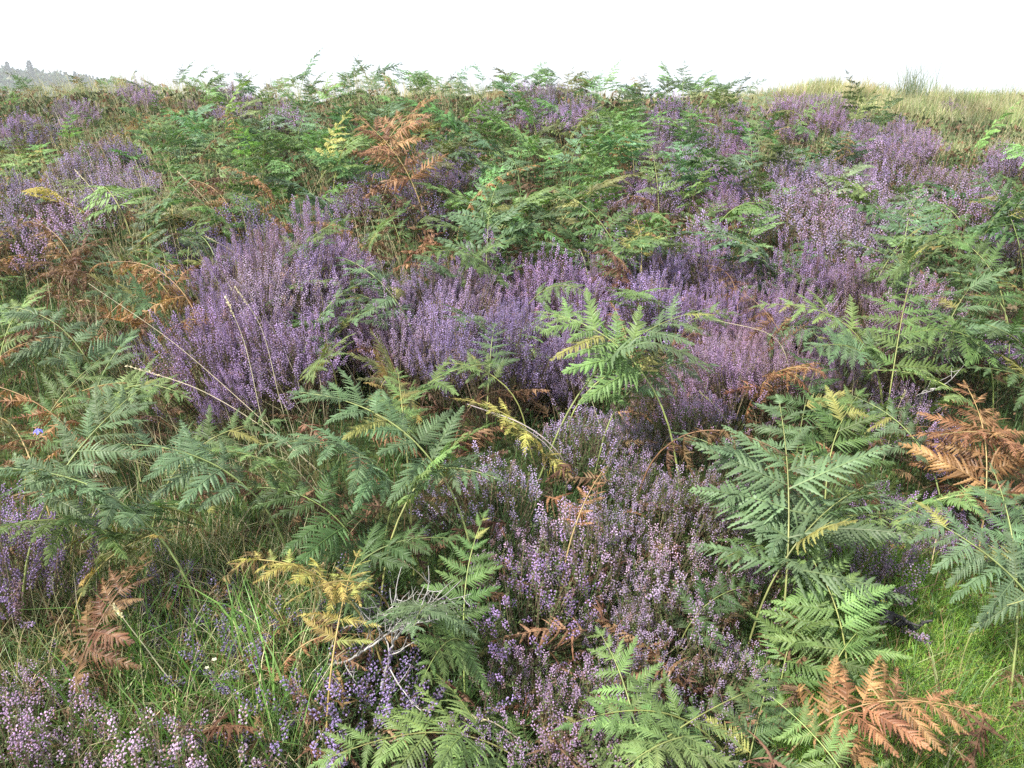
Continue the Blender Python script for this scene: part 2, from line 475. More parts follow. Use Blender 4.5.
# ------------------------------------------------------------------ heather
def heather_arrs(seed, rad=0.22, hgt=0.34, nsp=130, style='dome', hi=True, spike=0.08, bloom=1.0):
    """stems, leaves and flowers of one heather bush"""
    r = np.random.default_rng(seed)
    W = Geo(); L = Geo(); F = Geo()
    FV = []; FD = []; FC = []; FS = []
    LV = []; LD = []; LC = []; LS = []
    lob = [(r.uniform(0, 6.28), r.uniform(0.12, 0.3)) for _ in range(3)]
    for i in range(nsp):
        q = math.sqrt((i + 0.5) / nsp); th = i * 2.399963 + r.normal(0, 0.25)
        outl = 1 + sum(a * math.cos((k + 2) * (th - t0)) for k, (t0, a) in enumerate(lob))
        rr = rad * q * outl
        if style == 'dome': h = hgt * (1 - 0.62 * q ** 2.2) * r.uniform(0.82, 1.1)
        elif style == 'upright': h = hgt * (1 - 0.35 * q ** 2) * r.uniform(0.72, 1.15)
        else: h = hgt * (1 - 0.55 * q) * r.uniform(0.5, 1.1)
        b = np.array([math.cos(th), math.sin(th), 0]) * rr * (0.25 if style != 'sprawl' else 0.12)
        tip = np.array([math.cos(th) * rr, math.sin(th) * rr, max(0.04, h)])
        out = np.array([math.cos(th), math.sin(th), 0])
        if style == 'upright': ctl = b * 0.5 + tip * 0.5 + out * rr * 0.12
        elif style == 'sprawl': ctl = b * 0.5 + tip * 0.5 + np.array([0, 0, -0.25 * h]) + out * rr * .15
        else: ctl = b * 0.5 + tip * 0.5 + out * rr * 0.30 + np.array([0, 0, -0.06 * h])
        tip = tip + r.normal(0, 0.024, 3)
        t = np.linspace(0, 1, 7)[:, None]
        P = b * (1 - t) ** 2 + 2 * ctl * t * (1 - t) + tip * t * t
        if hi or i % 3 == 0:
            W.add(*tube(P, np.linspace(0.0026, 0.0008, 7) * (1 if hi else 1.6), 3,
                        (np.array([0.16, 0.115, 0.08]) * r.uniform(.7, 1.3))))
        ln = np.linalg.norm(np.diff(P, axis=0), axis=1).sum()
        # the flowering top, with one or two side sprigs
        tops = [(P, 1.0)]
        for _ in range(r.integers(1, 4) if hi else r.integers(0, 2)):
            k = r.uniform(0.45, 0.85)
            o = (1 - k) ** 2 * b + 2 * k * (1 - k) * ctl + k * k * tip
            dd = (tip - ctl); dd /= np.linalg.norm(dd) + 1e-9
            dv = dd + r.normal(0, 0.5, 3) + np.array([0, 0, 0.25]); dv /= np.linalg.norm(dv)
            l2 = r.uniform(0.04, 0.09) * (0.7 + 0.5 * hgt / 0.34)
            t2 = np.linspace(0, 1, 5)[:, None]
            tops.append((o + dv * l2 * t2 + np.array([0, 0, 0.25 * l2]) * t2 ** 2, 0.75))
        for Pp, f in tops:
            L2 = np.linalg.norm(np.diff(Pp, axis=0), axis=1).sum()
            sp = min(spike * f * r.uniform(0.65, 1.25), L2 * 0.8)
            has = r.random() < bloom
            uu = np.concatenate([[0], np.cumsum(np.linalg.norm(np.diff(Pp, axis=0), axis=1))])
            def pt(s): return np.array([np.interp(s, uu, Pp[:, k]) for k in range(3)])
            # flowers
            if has:
                nf = int((sp / (0.0026 if hi else 0.0075)) * r.uniform(.8, 1.1))
                base = r.uniform(0.68, 1.30)
                brown = r.random() < 0.10
                for k in range(nf):
                    s = L2 - sp * (k / max(1, nf))
                    c = pt(s)
                    a = k * 2.4 + r.uniform(-.5, .5)
                    ax = (Pp[-1] - Pp[-2]); ax /= np.linalg.norm(ax) + 1e-9
                    u1 = np.cross(ax, [0.3, 0.5, 0.81]); u1 /= np.linalg.norm(u1); u2 = np.cross(ax, u1)
                    ro = (0.0056 if hi else 0.0075) * (0.45 + 0.55 * min(1, (k / max(1, nf)) * 3 + .1))
                    dv = u1 * math.cos(a) + u2 * math.sin(a) + ax * 0.55
                    FV.append(c + dv * ro * 0.6); FD.append(dv)
                    FS.append((0.0041 if hi else 0.0084) * r.uniform(.7, 1.2))
                    v = base * r.uniform(0.75, 1.3)
                    if r.random() < 0.12: col = np.array([1.12, 1.22, 1.10]) * v     # pale fresh
                    elif brown or r.random() < 0.08: col = np.array([0.85, 0.72, 0.48]) * v * .8
                    else: col = np.array([1.0, 1.0, 1.0]) * v
                    FC.append(col)
            # leaves below the flowers, and some small ones through the spike
            nl = int(((L2 - sp) / (0.0040 if hi else 0.011)))
            for k in range(nl):
                s = (L2 - sp * 0.7) * (1 - 0.75 * (k / max(1, nl)))
                c = pt(s)
                dv = r.normal(0, 1, 3); dv[2] = abs(dv[2]) * 0.8 + 0.3; dv /= np.linalg.norm(dv)
                LV.append(c); LD.append(dv); LS.append((0.0085 if hi else 0.017) * r.uniform(.6, 1.3))
                g_ = r.random()
                col = np.array([0.060, 0.085, 0.030]) * (1 - g_ * .5) + np.array([0.11, 0.085, 0.045]) * g_ * .5
                LC.append(col * r.uniform(.7, 1.5))
    if FV:
        FV = np.array(FV); D = np.array(FD); D /= np.linalg.norm(D, axis=1, keepdims=True); S = np.array(FS)[:, None]; FCa = np.array(FC)
        A = np.cross(D, np.array([0.2, 0.9, 0.38])); A /= np.linalg.norm(A, axis=1, keepdims=True) + 1e-9; B = np.cross(D, A)
        # a little bell: a point on the stem, four petals' rim, a closed mouth
        V = np.stack([FV, FV + D * S * 1.0 + A * S * .62, FV + D * S * 1.0 + B * S * .62, FV + D * S * 1.0 - A * S * .62, FV + D * S * 1.0 - B * S * .62, FV + D * S * 1.5], 1)
        T = np.array([[0, 1, 2], [0, 2, 3], [0, 3, 4], [0, 4, 1], [1, 5, 2], [2, 5, 3], [3, 5, 4], [4, 5, 1]])
        n = len(FV)
        TT = (T[None] + (np.arange(n) * 6)[:, None, None]).reshape(-1, 3)
        F.add(V.reshape(-1, 3), np.repeat(FCa, 6, 0), TT)
    LV = np.array(LV); D = np.array(LD); S = np.array(LS)[:, None]
    A = np.cross(D, r.normal(0, 1, (len(LV), 3))); A /= np.linalg.norm(A, axis=1, keepdims=True) + 1e-9
    w = 0.16 if hi else 0.22
    V = np.stack([LV, LV + D * S * .5 + A * S * w, LV + D * S, LV + D * S * .5 - A * S * w], 1)
    n = len(LV)
    Q = (np.array([0, 1, 2, 3])[None] + (np.arange(n) * 4)[:, None])
    L.add(V.reshape(-1, 3), np.repeat(np.array(LC), 4, 0), None, Q)
    return W, L, F

HB = {}
def heather_set(key, n, **kw):
    HB[key] = []
    for i in range(n):
        W, L, F = heather_arrs(hash_(key) + i * 31, **kw)
        HB[key].append((W.mesh('woody_stem', M_WOOD), L.mesh('foliage', M_HLEAF), F.mesh('blossom', M_FLOWER)))
def hash_(s): return sum(ord(c) * (i + 3) for i, c in enumerate(s)) * 7
heather_set('near_dome', 4, rad=.20, hgt=.30, nsp=78, style='dome', hi=True, spike=.045, bloom=.62)
heather_set('near_up', 4, rad=.20, hgt=.42, nsp=88, style='upright', hi=True, spike=.105, bloom=.76)
heather_set('near_sprawl', 3, rad=.26, hgt=.22, nsp=60, style='sprawl', hi=True, spike=.085, bloom=.85)
heather_set('far_dome', 4, rad=.27, hgt=.36, nsp=120, style='dome', hi=False, spike=.06, bloom=.78)
heather_set('far_up', 3, rad=.25, hgt=.42, nsp=105, style='upright', hi=False, spike=.095, bloom=.85)

HCOL = {
    'purple': ((0.335, 0.235, 0.41), 'purple'),
    'violet': ((0.275, 0.205, 0.375), 'violet'),
    'mauve':  ((0.37, 0.275, 0.42), 'mauve'),
    'pink':   ((0.40, 0.295, 0.42), 'pale pink'),
    'magenta':((0.335, 0.215, 0.385), 'magenta-purple'),
    'dusky':  ((0.31, 0.215, 0.32), 'dusky pink'),
}
def heather(x, y, key, scale, colk, px, py, dist, label=None, leaf=(1, 1, 1), size=None, tilt=0.06):
    root = link('heather_bush', None)
    root.location = (x, y, float(ground(x, y)) - 0.02)
    root.rotation_euler = (random.gauss(0, tilt), random.gauss(0, tilt), random.uniform(0, 6.28))
    s = scale
    root.scale = (s * random.uniform(.9, 1.12), s * random.uniform(.9, 1.12), s * random.uniform(.88, 1.12))
    v = random.choice(HB[key])
    c, word = HCOL[colk]
    link('woody_stem', v[0], root, (1, 1, 1))
    link('foliage', v[1], root, leaf)
    link('blossom', v[2], root, jit(c, .12))
    reg(root, 'heather', px, py, size or '', word, label, dist)
    return root

# ------------------------------------------------------------------ grass
def blades(g, X, Y, H, col, lean=0.5, width=0.004, az=None, azs=6.28, segs=3, seedhead=0, h0=0.0, r=RNG, cv=0.25, col2=None):
    """n curved tapering blades rooted on the ground at (X, Y)"""
    n = len(X)
    if n == 0: return
    Z = ground(X, Y) + h0 - 0.01
    a = (r.uniform(0, 6.283, n) if az is None else az + r.normal(0, azs, n))
    H = np.broadcast_to(H, (n,)) * r.uniform(0.55, 1.2, n)
    ln = np.clip(np.abs(r.normal(lean, lean * 0.5, n)), 0, 1.6)
    w = np.broadcast_to(width, (n,)) * r.uniform(.7, 1.3, n)
    dx, dy = np.cos(a), np.sin(a)
    f = r.uniform(0, 6.283, n)
    wx, wy = np.cos(f), np.sin(f)
    V = np.zeros((n, 2 * segs + 1, 3))
    px = X.copy(); py = Y.copy(); pz = Z.copy()
    for k in range(segs + 1):
        t = k / segs
        if k < segs:
            ww = w * (1 - 0.75 * t ** 1.5) * 0.5
            V[:, 2 * k, 0] = px + wx * ww; V[:, 2 * k, 1] = py + wy * ww; V[:, 2 * k, 2] = pz
            V[:, 2 * k + 1, 0] = px - wx * ww; V[:, 2 * k + 1, 1] = py - wy * ww; V[:, 2 * k + 1, 2] = pz
        else:
            V[:, 2 * k, 0] = px; V[:, 2 * k, 1] = py; V[:, 2 * k, 2] = pz
        an = ln * (0.25 + 1.5 * t)
        st = H / segs
        px = px + dx * np.sin(an) * st; py = py + dy * np.sin(an) * st; pz = pz + np.cos(an) * st
    Q = [[2 * k, 2 * k + 1, 2 * k + 3, 2 * k + 2] for k in range(segs - 1)]
    T = [[2 * segs - 2, 2 * segs - 1, 2 * segs]]
    off = (np.arange(n) * (2 * segs + 1))[:, None, None]
    base = np.asarray(col)[None] * r.uniform(1 - cv, 1 + cv, (n, 1)) * r.uniform(.92, 1.08, (n, 3))
    if col2 is not None:
        m = r.random(n)[:, None] < col2[1]
        base = np.where(m, np.asarray(col2[0])[None] * r.uniform(.75, 1.25, (n, 1)), base)
    g.add(V.reshape(-1, 3), np.repeat(base, 2 * segs + 1, 0),
          (np.array(T)[None] + off).reshape(-1, 3), (np.array(Q)[None] + off).reshape(-1, 4) if segs > 1 else None)

def scatter_px(n, x0, x1, y0, y1, r=RNG, hc=0.05):
    """points on the ground seen inside a picture rectangle, even over the ground"""
    c = [at(x, y, hc) for x, y in ((x0, y1), (x1, y1), (x0, y0), (x1, y0))]
    ya, yb = min(c[0][1], c[1][1]), max(c[2][1], c[3][1])
    out = []
    while len(out) < n:
        y = r.uniform(ya, yb, 4 * n); 
        # width grows with distance
        ka = (x0 - 512) / FPX; kb = (x1 - 512) / FPX
        k = r.uniform(ka, kb, 4 * n)
        acc = r.random(4 * n) < y / yb
        y = y[acc]; k = k[acc]
        xx = k * (y * cp + (ground(k * y, y) - 1.55) * sp_)
        out.extend(zip(xx, y))
    o = np.array(out[:n])
    return o[:, 0], o[:, 1]

def off_crest(X, Y):
    """true where a point is not on the open grass of the right-hand crest"""
    Z = ground(X, Y)
    dz = Z + .1 - 1.55
    dep = Y * cp + dz * sp_
    px = 512 + FPX * X / dep; py = 384 - FPX * (-Y * sp_ + dz * cp) / dep
    return ~((px > 745) & (py < 106 + (px - 745) * 0.10))

# ------------------------------------------------------------------ ground sheet
def build_ground():
    def axis(lo, hi, n, k):
        t = np.linspace(-1, 1, n)
        s = np.sinh(t * k) / math.sinh(k)
        return np.where(s < 0, -s * lo, s * hi)
    xs = axis(-700, 700, 261, 6.2)
    ys = np.concatenate([np.linspace(-12, 0, 30, endpoint=False), np.linspace(0, 18, 181, endpoint=False),
                         np.linspace(18, 60, 60, endpoint=False), 60 + 500 * np.linspace(0, 1, 90) ** 1.5])
    X, Y = np.meshgrid(xs, ys, indexing='ij')
    Z = ground(X, Y)
    V = np.stack([X, Y, Z], -1).reshape(-1, 3)
    nx, ny = len(xs), len(ys)
    i, j = np.meshgrid(np.arange(nx - 1), np.arange(ny - 1), indexing='ij')
    a = (i * ny + j).ravel()
    Q = np.stack([a, a + ny, a + ny + 1, a + 1], 1)
    me = mk_mesh('ground', (V, np.ones((len(V), 3)), np.zeros((0, 3), int), Q), ground_mat(), True)
    o = link('ground', me); tag(o, 'dark peaty moor ground rising to a grassy crest', None, None, 'structure')
build_ground()

# ------------------------------------------------------------------ heather patches (seen in the photograph as cx, cy, rx, ry)
HZ = [
    # cx, cy, rx, ry, habit, colour, spacing
    (255, 335, 62, 58, 'up', 'purple', .17), (315, 300, 45, 45, 'up', 'purple', .20), (205, 360, 28, 30, 'up', 'purple', .22),
    (425, 322, 42, 44, 'up', 'mauve', .19), (500, 300, 45, 32, 'up', 'purple', .20), (545, 335, 42, 40, 'up', 'purple', .19), (478, 355, 38, 26, 'up', 'violet', .20),
    (690, 305, 50, 36, 'up', 'purple', .19), (735, 345, 66, 46, 'up', 'dusky', .19), (770, 310, 44, 36, 'up', 'magenta', .20), (690, 375, 40, 26, 'dome', 'dusky', .2),
    (860, 320, 62, 40, 'up', 'dusky', .22), (855, 270, 45, 26, 'dome', 'magenta', .24), (880, 385, 38, 20, 'sprawl', 'mauve', .24),
    (640, 425, 62, 34, 'dome', 'mauve', .17), (560, 440, 40, 34, 'dome', 'violet', .19), (520, 490, 38, 40, 'dome', 'pink', .19),
    (660, 490, 66, 48, 'dome', 'pink', .17), (600, 560, 82, 48, 'dome', 'pink', .16), (710, 570, 55, 62, 'dome', 'mauve', .17),
    (560, 640, 75, 52, 'dome', 'pink', .15), (660, 650, 75, 50, 'dome', 'pink', .16), (600, 720, 90, 40, 'dome', 'pink', .17), (740, 650, 28, 38, 'dome', 'mauve', .18), (500, 690, 36, 46, 'dome', 'mauve', .19),
    (40, 705, 62, 38, 'dome', 'pink', .18), (130, 755, 62, 22, 'dome', 'pink', .22), (8, 585, 14, 50, 'up', 'violet', .22), (45, 660, 40, 22, 'dome', 'mauve', .24),
    (200, 605, 48, 30, 'sprawl', 'violet', .26), (370, 590, 40, 18, 'sprawl', 'violet', .26), (370, 690, 36, 20, 'sprawl', 'violet', .30), (265, 640, 34, 24, 'sprawl', 'violet', .28),
    (112, 168, 50, 28, 'up', 'mauve', .30), (30, 185, 32, 26, 'up', 'mauve', .34), (40, 250, 46, 22, 'sprawl', 'mauve', .30), (20, 130, 24, 16, 'up', 'purple', .40), (60, 112, 34, 12, 'up', 'mauve', .45), (185, 100, 20, 10, 'dome', 'dusky', .5),
    (75, 210, 40, 14, 'up', 'mauve', .34), (140, 92, 10, 12, 'up', 'purple', .4), (140, 335, 22, 12, 'sprawl', 'purple', .3),
    (235, 240, 50, 24, 'up', 'violet', .28), (225, 105, 30, 16, 'up', 'mauve', .55),
    (550, 105, 38, 22, 'up', 'purple', .40), (500, 108, 20, 12, 'up', 'mauve', .45), (590, 130, 26, 20, 'dome', 'dusky', .42), (280, 110, 22, 16, 'up', 'mauve', .5),
    (440, 160, 38, 24, 'up', 'violet', .34), (370, 190, 34, 24, 'up', 'violet', .32), (430, 215, 34, 14, 'up', 'violet', .30),
    (800, 115, 40, 24, 'up', 'magenta', .40), (728, 130, 32, 28, 'up', 'magenta', .38), (665, 130, 24, 26, 'up', 'purple', .40), (690, 165, 22, 18, 'up', 'purple', .36),
    (888, 142, 40, 28, 'up', 'purple', .30), (940, 172, 36, 22, 'dome', 'dusky', .32), (1000, 160, 34, 16, 'up', 'mauve', .34), (965, 192, 66, 16, 'dome', 'mauve', .32),
    (825, 195, 66, 48, 'up', 'mauve', .25), (862, 232, 36, 24, 'up', 'mauve', .26), (780, 215, 34, 26, 'up', 'mauve', .30), (735, 190, 36, 22, 'up', 'magenta', .32), (940, 215, 34, 22, 'dome', 'mauve', .32),
    (1005, 230, 26, 34, 'up', 'purple', .30), (820, 262, 36, 18, 'up', 'magenta', .28), (650, 185, 28, 24, 'up', 'purple', .34), (600, 190, 26, 16, 'up', 'mauve', .36),
    (910, 470, 32, 44, 'sprawl', 'purple', .22), (880, 545, 26, 16, 'sprawl', 'purple', .26), (1000, 520, 20, 20, 'sprawl', 'mauve', .28),
    (700, 240, 30, 16, 'up', 'mauve', .32), (620, 270, 36, 16, 'up', 'mauve', .28), (985, 350, 28, 22, 'sprawl', 'purple', .30),
]
HPTS = []
for (cx, cy, rx, ry, hab, colk, sp) in HZ:
    tries = 0; got = 0
    lim = int(60 if cy > 260 else 40)
    rnd = random.Random(int(cx * 3 + cy))
    if cy < 290: rx *= .92; ry *= .8
    cy += 6 if cy < 200 else 0
    while tries < lim * 6 and got < 22:
        tries += 1
        a = rnd.uniform(0, 6.283); q = math.sqrt(rnd.random())
        px = cx + math.cos(a) * q * rx; py = cy + math.sin(a) * q * ry
        hc = 0.22 if hab != 'sprawl' else 0.12
        p = at(px, py, hc)
        if any((p[0] - b[0]) ** 2 + (p[1] - b[1]) ** 2 < sp * sp for b in HPTS): continue
        HPTS.append(p); got += 1
        dist = pix(p)[2]
        far = dist > 4.6
        if far:
            key = 'far_dome' if hab == 'dome' else 'far_up'
            sc = rnd.uniform(.75, 1.1) * min(1.0, 0.66 + 0.035 * dist)
        else:
            key = 'near_' + {'dome': 'dome', 'up': 'up', 'sprawl': 'sprawl'}[hab]
            if not far and cy > 420 and rnd.random() < .16: continue
            sc = rnd.uniform(.62, 1.14) * {'dome': .92, 'up': .98, 'sprawl': 1.0}[hab]
        leaf = (1.25, 1.4, 1.2) if cy > 420 else (1.1, .95, .8)
        c2 = colk
        if rnd.random() < .18: c2 = rnd.choice(['purple', 'mauve', 'violet', 'dusky'])
        heather(p[0], p[1], key, sc, c2, px, py, dist, leaf=leaf, tilt=.14, size='low' if hab == 'sprawl' else ('tall' if sc > 1.25 else ''))

# ------------------------------------------------------------------ bracken placed one by one
BN = bracken_near
# bottom edge
BN(425, 738, 224, 186, 'light', el=2, width=.52, hc=.20, pairs=11, lean=50, label='light green fern leaf spread flat at the bottom edge, tip pointing left')
BN(622, 668, 138, 118, 'light', el=18, width=.46, hc=.30, pairs=8, lean=70, label='small pale green fern rising over the lowest pink heather, tip pointing up-left')
BN(700, 695, 213, 38, 'green', el=6, width=.42, hc=.32, pairs=9, lean=60, label='bright green fern near the bottom edge reaching right over pink heather')
BN(630, 722, 153, 192, 'green', el=0, width=.40, hc=.26, pairs=9, lean=60)
BN(650, 755, 123, 240, 'light', el=0, width=.45, hc=.30, pairs=8, lean=60)
BN(818, 742, 153, 128, 'light', el=20, width=.42, hc=.22, pairs=10, lean=60, label='pale yellowish-green fern rising from the bottom edge left of the half-brown fern')
BN(895, 715, 175, 5, 'orange', el=6, width=.5, hc=.22, pairs=11, lean=50, dead=False, soft=True, flat=.5, label='half-brown fern arching right over the short bright grass')
BN(915, 745, 113, -40, 'rust', el=-10, width=.35, hc=.12, pairs=8)
BN(760, 720, 132, 60, 'dark', el=5, width=.5, hc=.16, pairs=9)
BN(720, 600, 92, 20, 'dark', el=5, width=.5, hc=.2, pairs=8)
# right foreground
BN(788, 455, 209, 75, 'blue', el=28, width=.62, hc=.50, pairs=9, stipe=.42, label='broad bluish-green bracken with a yellow stalk, right of the central heather')
BN(835, 505, 153, 25, 'blue', el=8, width=.6, hc=.42, pairs=9)
BN(740, 440, 151, 150, 'blue', el=12, width=.6, hc=.46, pairs=9)
BN(840, 415, 128, 70, 'green', el=35, width=.55, hc=.50, pairs=9)
BN(870, 530, 128, -20, 'light', el=0, width=.55, hc=.34, pairs=9)
BN(770, 545, 128, 200, 'green', el=0, width=.55, hc=.26, pairs=9)
BN(765, 500, 132, 170, 'blue', el=10, width=.50, hc=.36, pairs=9)
BN(822, 572, 143, 110, 'light', el=20, width=.50, hc=.28, pairs=9)
BN(800, 615, 123, 40, 'green', el=5, width=.50, hc=.18, pairs=9)
BN(850, 650, 113, 15, 'green', el=5, width=.50, hc=.14, pairs=9)
BN(965, 530, 155, 150, 'blue', el=25, width=.50, hc=.48, pairs=10, stipe=.5, lean=70, label='bluish-green bracken leaning left at the right edge on a long yellow stalk')
BN(1010, 500, 123, 80, 'blue', el=35, width=.50, hc=.48, pairs=9)
BN(985, 410, 130, 75, 'orange', el=30, width=.6, hc=.44, pairs=10, dead=False, soft=True, flat=.2, label='coppery dead bracken at the right edge beside dark gaps')
BN(990, 440, 130, 175, 'orange', el=0, width=.45, hc=.38, pairs=9, dead=False)
BN(1010, 455, 123, 20, 'rust', el=-10, width=.5, hc=.32, pairs=9)
BN(930, 440, 143, 190, 'rust', el=-15, width=.5, hc=.24, pairs=7)
BN(960, 465, 102, 300, 'rust', el=-35, width=.36, hc=.20, pairs=7)
BN(925, 372, 113, 165, 'light', el=0, width=.42, hc=.46, pairs=9, lean=80)
BN(1015, 385, 92, 180, 'dark', el=10, width=.5, hc=.35, pairs=8)
BN(1012, 680, 61, 200, 'rust', el=-15, width=.4, hc=.1, pairs=7)
# centre
BN(655, 325, 128, 20, 'blue', el=20, width=.72, lean=68, hc=.56, pairs=8, label='pale bluish-green fern spreading over the purple heather right of centre')
BN(592, 308, 130, 150, 'light', el=15, width=.6, hc=.60, pairs=9)
BN(675, 368, 92, 10, 'blue', el=0, width=.5, hc=.42, pairs=8)
BN(617, 385, 72, 200, 'green', el=10, width=.5, hc=.32, pairs=7)
BN(492, 335, 61, 80, 'blue', el=30, width=.5, hc=.40, pairs=7)
BN(470, 365, 56, 170, 'light', el=10, width=.5, hc=.36, pairs=7)
BN(590, 493, 72, 55, 'orange', el=35, width=.34, hc=.34, pairs=8, dead=False, soft=True, label='slender orange-brown fern tip poking out of the pink heather')
BN(500, 385, 81, 20, 'rust', el=-20, width=.38, hc=.26, pairs=7)
# left of centre
BN(365, 412, 163, 168, 'blue', el=14, width=.5, hc=.52, pairs=10, stipe=.44, label='light bluish-green bracken forking over a yellow stalk left of centre')
BN(445, 432, 123, 50, 'light', el=25, width=.5, hc=.46, pairs=9)
BN(460, 465, 96, -20, 'blue', el=0, width=.5, hc=.40, pairs=8)
BN(400, 378, 82, 100, 'light', el=35, width=.5, hc=.48, pairs=9)
BN(325, 462, 157, 185, 'blue', el=5, width=.5, hc=.38, pairs=10)
BN(300, 500, 153, 170, 'dark', el=0, width=.5, hc=.30, pairs=9)
BN(390, 545, 143, 15, 'dark', el=5, width=.5, hc=.28, pairs=9)
BN(470, 540, 113, 80, 'green', el=40, width=.4, hc=.36, pairs=9)
BN(285, 560, 113, 178, 'yellow', el=8, soft=True, width=.5, hc=.36, pairs=7, label='yellow bracken frond glowing above the dark grass left of centre')
BN(345, 560, 107, 75, 'yellow', el=20, soft=True, width=.42, hc=.36, pairs=7)
BN(320, 592, 81, 215, 'yellow', el=0, width=.42, hc=.32, pairs=6)
BN(330, 622, 92, 10, 'orange', el=-10, width=.34, hc=.22, pairs=7)
BN(425, 630, 153, 268, 'blue', el=20, width=.45, hc=.34, pairs=10)
BN(445, 665, 113, 250, 'green', el=0, width=.5, hc=.24, pairs=9)
BN(210, 490, 113, 250, 'rust', el=-40, width=.5, hc=.26, pairs=7)
# left
BN(95, 425, 153, 62, 'blue', el=35, width=.5, hc=.56, pairs=10, stipe=.5, label='large bluish-green bracken fanning above a bare yellow stalk at left')
BN(55, 470, 174, 178, 'blue', el=8, width=.5, hc=.50, pairs=10)
BN(40, 520, 153, 200, 'green', el=0, width=.5, hc=.38, pairs=10)
BN(170, 462, 153, 175, 'blue', el=4, width=.5, hc=.46, pairs=10)
BN(170, 515, 143, -10, 'green', el=0, width=.5, hc=.34, pairs=10)
BN(130, 550, 113, 20, 'olive', el=15, width=.4, hc=.30, pairs=9)
BN(220, 420, 123, 30, 'green', el=10, width=.5, hc=.40, pairs=9)
BN(235, 455, 123, 165, 'light', el=10, width=.45, hc=.40, pairs=9)
BN(112, 600, 123, 60, 'rust', el=30, width=.6, hc=.28, pairs=9, dead=False, soft=True, label='rust-brown fern fan standing in long grass at lower left')
BN(90, 620, 81, 160, 'rust', el=-10, width=.4, hc=.18, pairs=8)
BN(20, 402, 143, 170, 'orange', el=10, width=.4, hc=.42, pairs=9)
BN(15, 432, 92, 150, 'orange', el=5, width=.35, hc=.38, pairs=9)
BN(85, 385, 81, 20, 'orange', el=10, width=.36, hc=.40, pairs=8)
BN(15, 345, 81, 60, 'orange', el=15, width=.4, hc=.38, pairs=8)
BN(75, 350, 123, 200, 'rust', el=-5, width=.4, hc=.22, pairs=7)
BN(150, 270, 132, 170, 'orange', el=0, width=.5, hc=.42, pairs=9, label='curled orange-brown bracken beside the left purple mound')
BN(140, 288, 123, 30, 'orange', el=-5, width=.5, hc=.34, pairs=7)
BN(40, 320, 123, 170, 'blue', el=5, width=.5, hc=.40, pairs=9)
BN(20, 300, 92, 80, 'light', el=25, width=.5, hc=.42, pairs=9)
# middle distance
BN(300, 188, 102, 158, 'blue', el=8, width=.5, hc=.55, pairs=9, lean=80, label='pale bluish-green bracken leaning left above the purple mound')
BN(330, 215, 81, 20, 'green', el=15, width=.5, hc=.5, pairs=9)
BN(370, 270, 102, 150, 'blue', el=18, width=.5, hc=.5, pairs=9)
BN(345, 295, 81, 30, 'blue', el=25, width=.5, hc=.45, pairs=9)
BN(490, 200, 113, 60, 'blue', el=40, width=.5, hc=.6, pairs=9, label='tall dark-stemmed green bracken arching over the middle slope')
BN(465, 245, 102, 200, 'green', el=10, width=.5, hc=.5, pairs=9)
BN(530, 225, 102, 20, 'dark', el=20, width=.5, hc=.5, pairs=9)
BN(595, 215, 113, 130, 'green', el=30, width=.5, hc=.5, pairs=9)
BN(640, 240, 102, 20, 'green', el=15, width=.5, hc=.48, pairs=9)
BN(740, 255, 123, 165, 'blue', el=8, width=.5, hc=.45, pairs=10)
BN(790, 245, 81, 60, 'dark', el=25, width=.5, hc=.45, pairs=9)
BN(820, 312, 132, 168, 'light', el=4, width=.4, hc=.45, pairs=10)
BN(840, 345, 81, 190, 'blue', el=0, width=.5, hc=.4, pairs=8)
BN(905, 300, 123, 60, 'green', el=30, width=.5, hc=.5, pairs=9)
BN(965, 290, 143, 40, 'blue', el=20, width=.5, hc=.5, pairs=9)
BN(995, 330, 123, 170, 'dark', el=10, width=.5, hc=.45, pairs=9)
BN(950, 340, 102, 190, 'green', el=0, width=.5, hc=.4, pairs=9)
BN(1000, 190, 92, 120, 'dark', el=40, width=.5, hc=.6, pairs=9)
BN(912, 205, 81, 40, 'blue', el=30, width=.5, hc=.5, pairs=8)
BN(880, 260, 92, 170, 'blue', el=15, width=.5, hc=.45, pairs=9)
BN(402, 124, 58, 20, 'orange', el=40, width=.66, hc=.72, pairs=9, blade=.66, flat=.1, dead=False, label='tall upright orange-brown dead bracken high on the slope')
BN(385, 130, 51, 160, 'orange', el=45, width=.6, hc=.75, pairs=8, blade=.6, flat=.1, dead=False)
BN(400, 165, 58, 60, 'orange', el=10, width=.5, hc=.5, pairs=8, blade=.5)
BN(378, 185, 61, 200, 'rust', el=0, width=.5, hc=.45, pairs=8, blade=.5)
BN(395, 190, 61, 170, 'rust', el=-10, width=.4, hc=.4, pairs=7)
BN(590, 122, 44, 100, 'orange', el=25, width=.4, hc=.45, pairs=7, label='rusty bracken tuft against purple heather under the skyline')
BN(205, 175, 58, 160, 'orange', el=10, width=.45, hc=.45, pairs=8)
BN(12, 215, 61, 60, 'orange', el=10, width=.45, hc=.35, pairs=8)
BN(215, 150, 68, 95, 'light', el=60, width=.6, hc=.45, pairs=9, label='bright light green fern standing upright on the upper left slope')
BN(655, 160, 58, 100, 'light', el=45, width=.5, hc=.5, pairs=8)
BN(640, 215, 61, 80, 'yellow', el=30, width=.4, hc=.5, pairs=7)

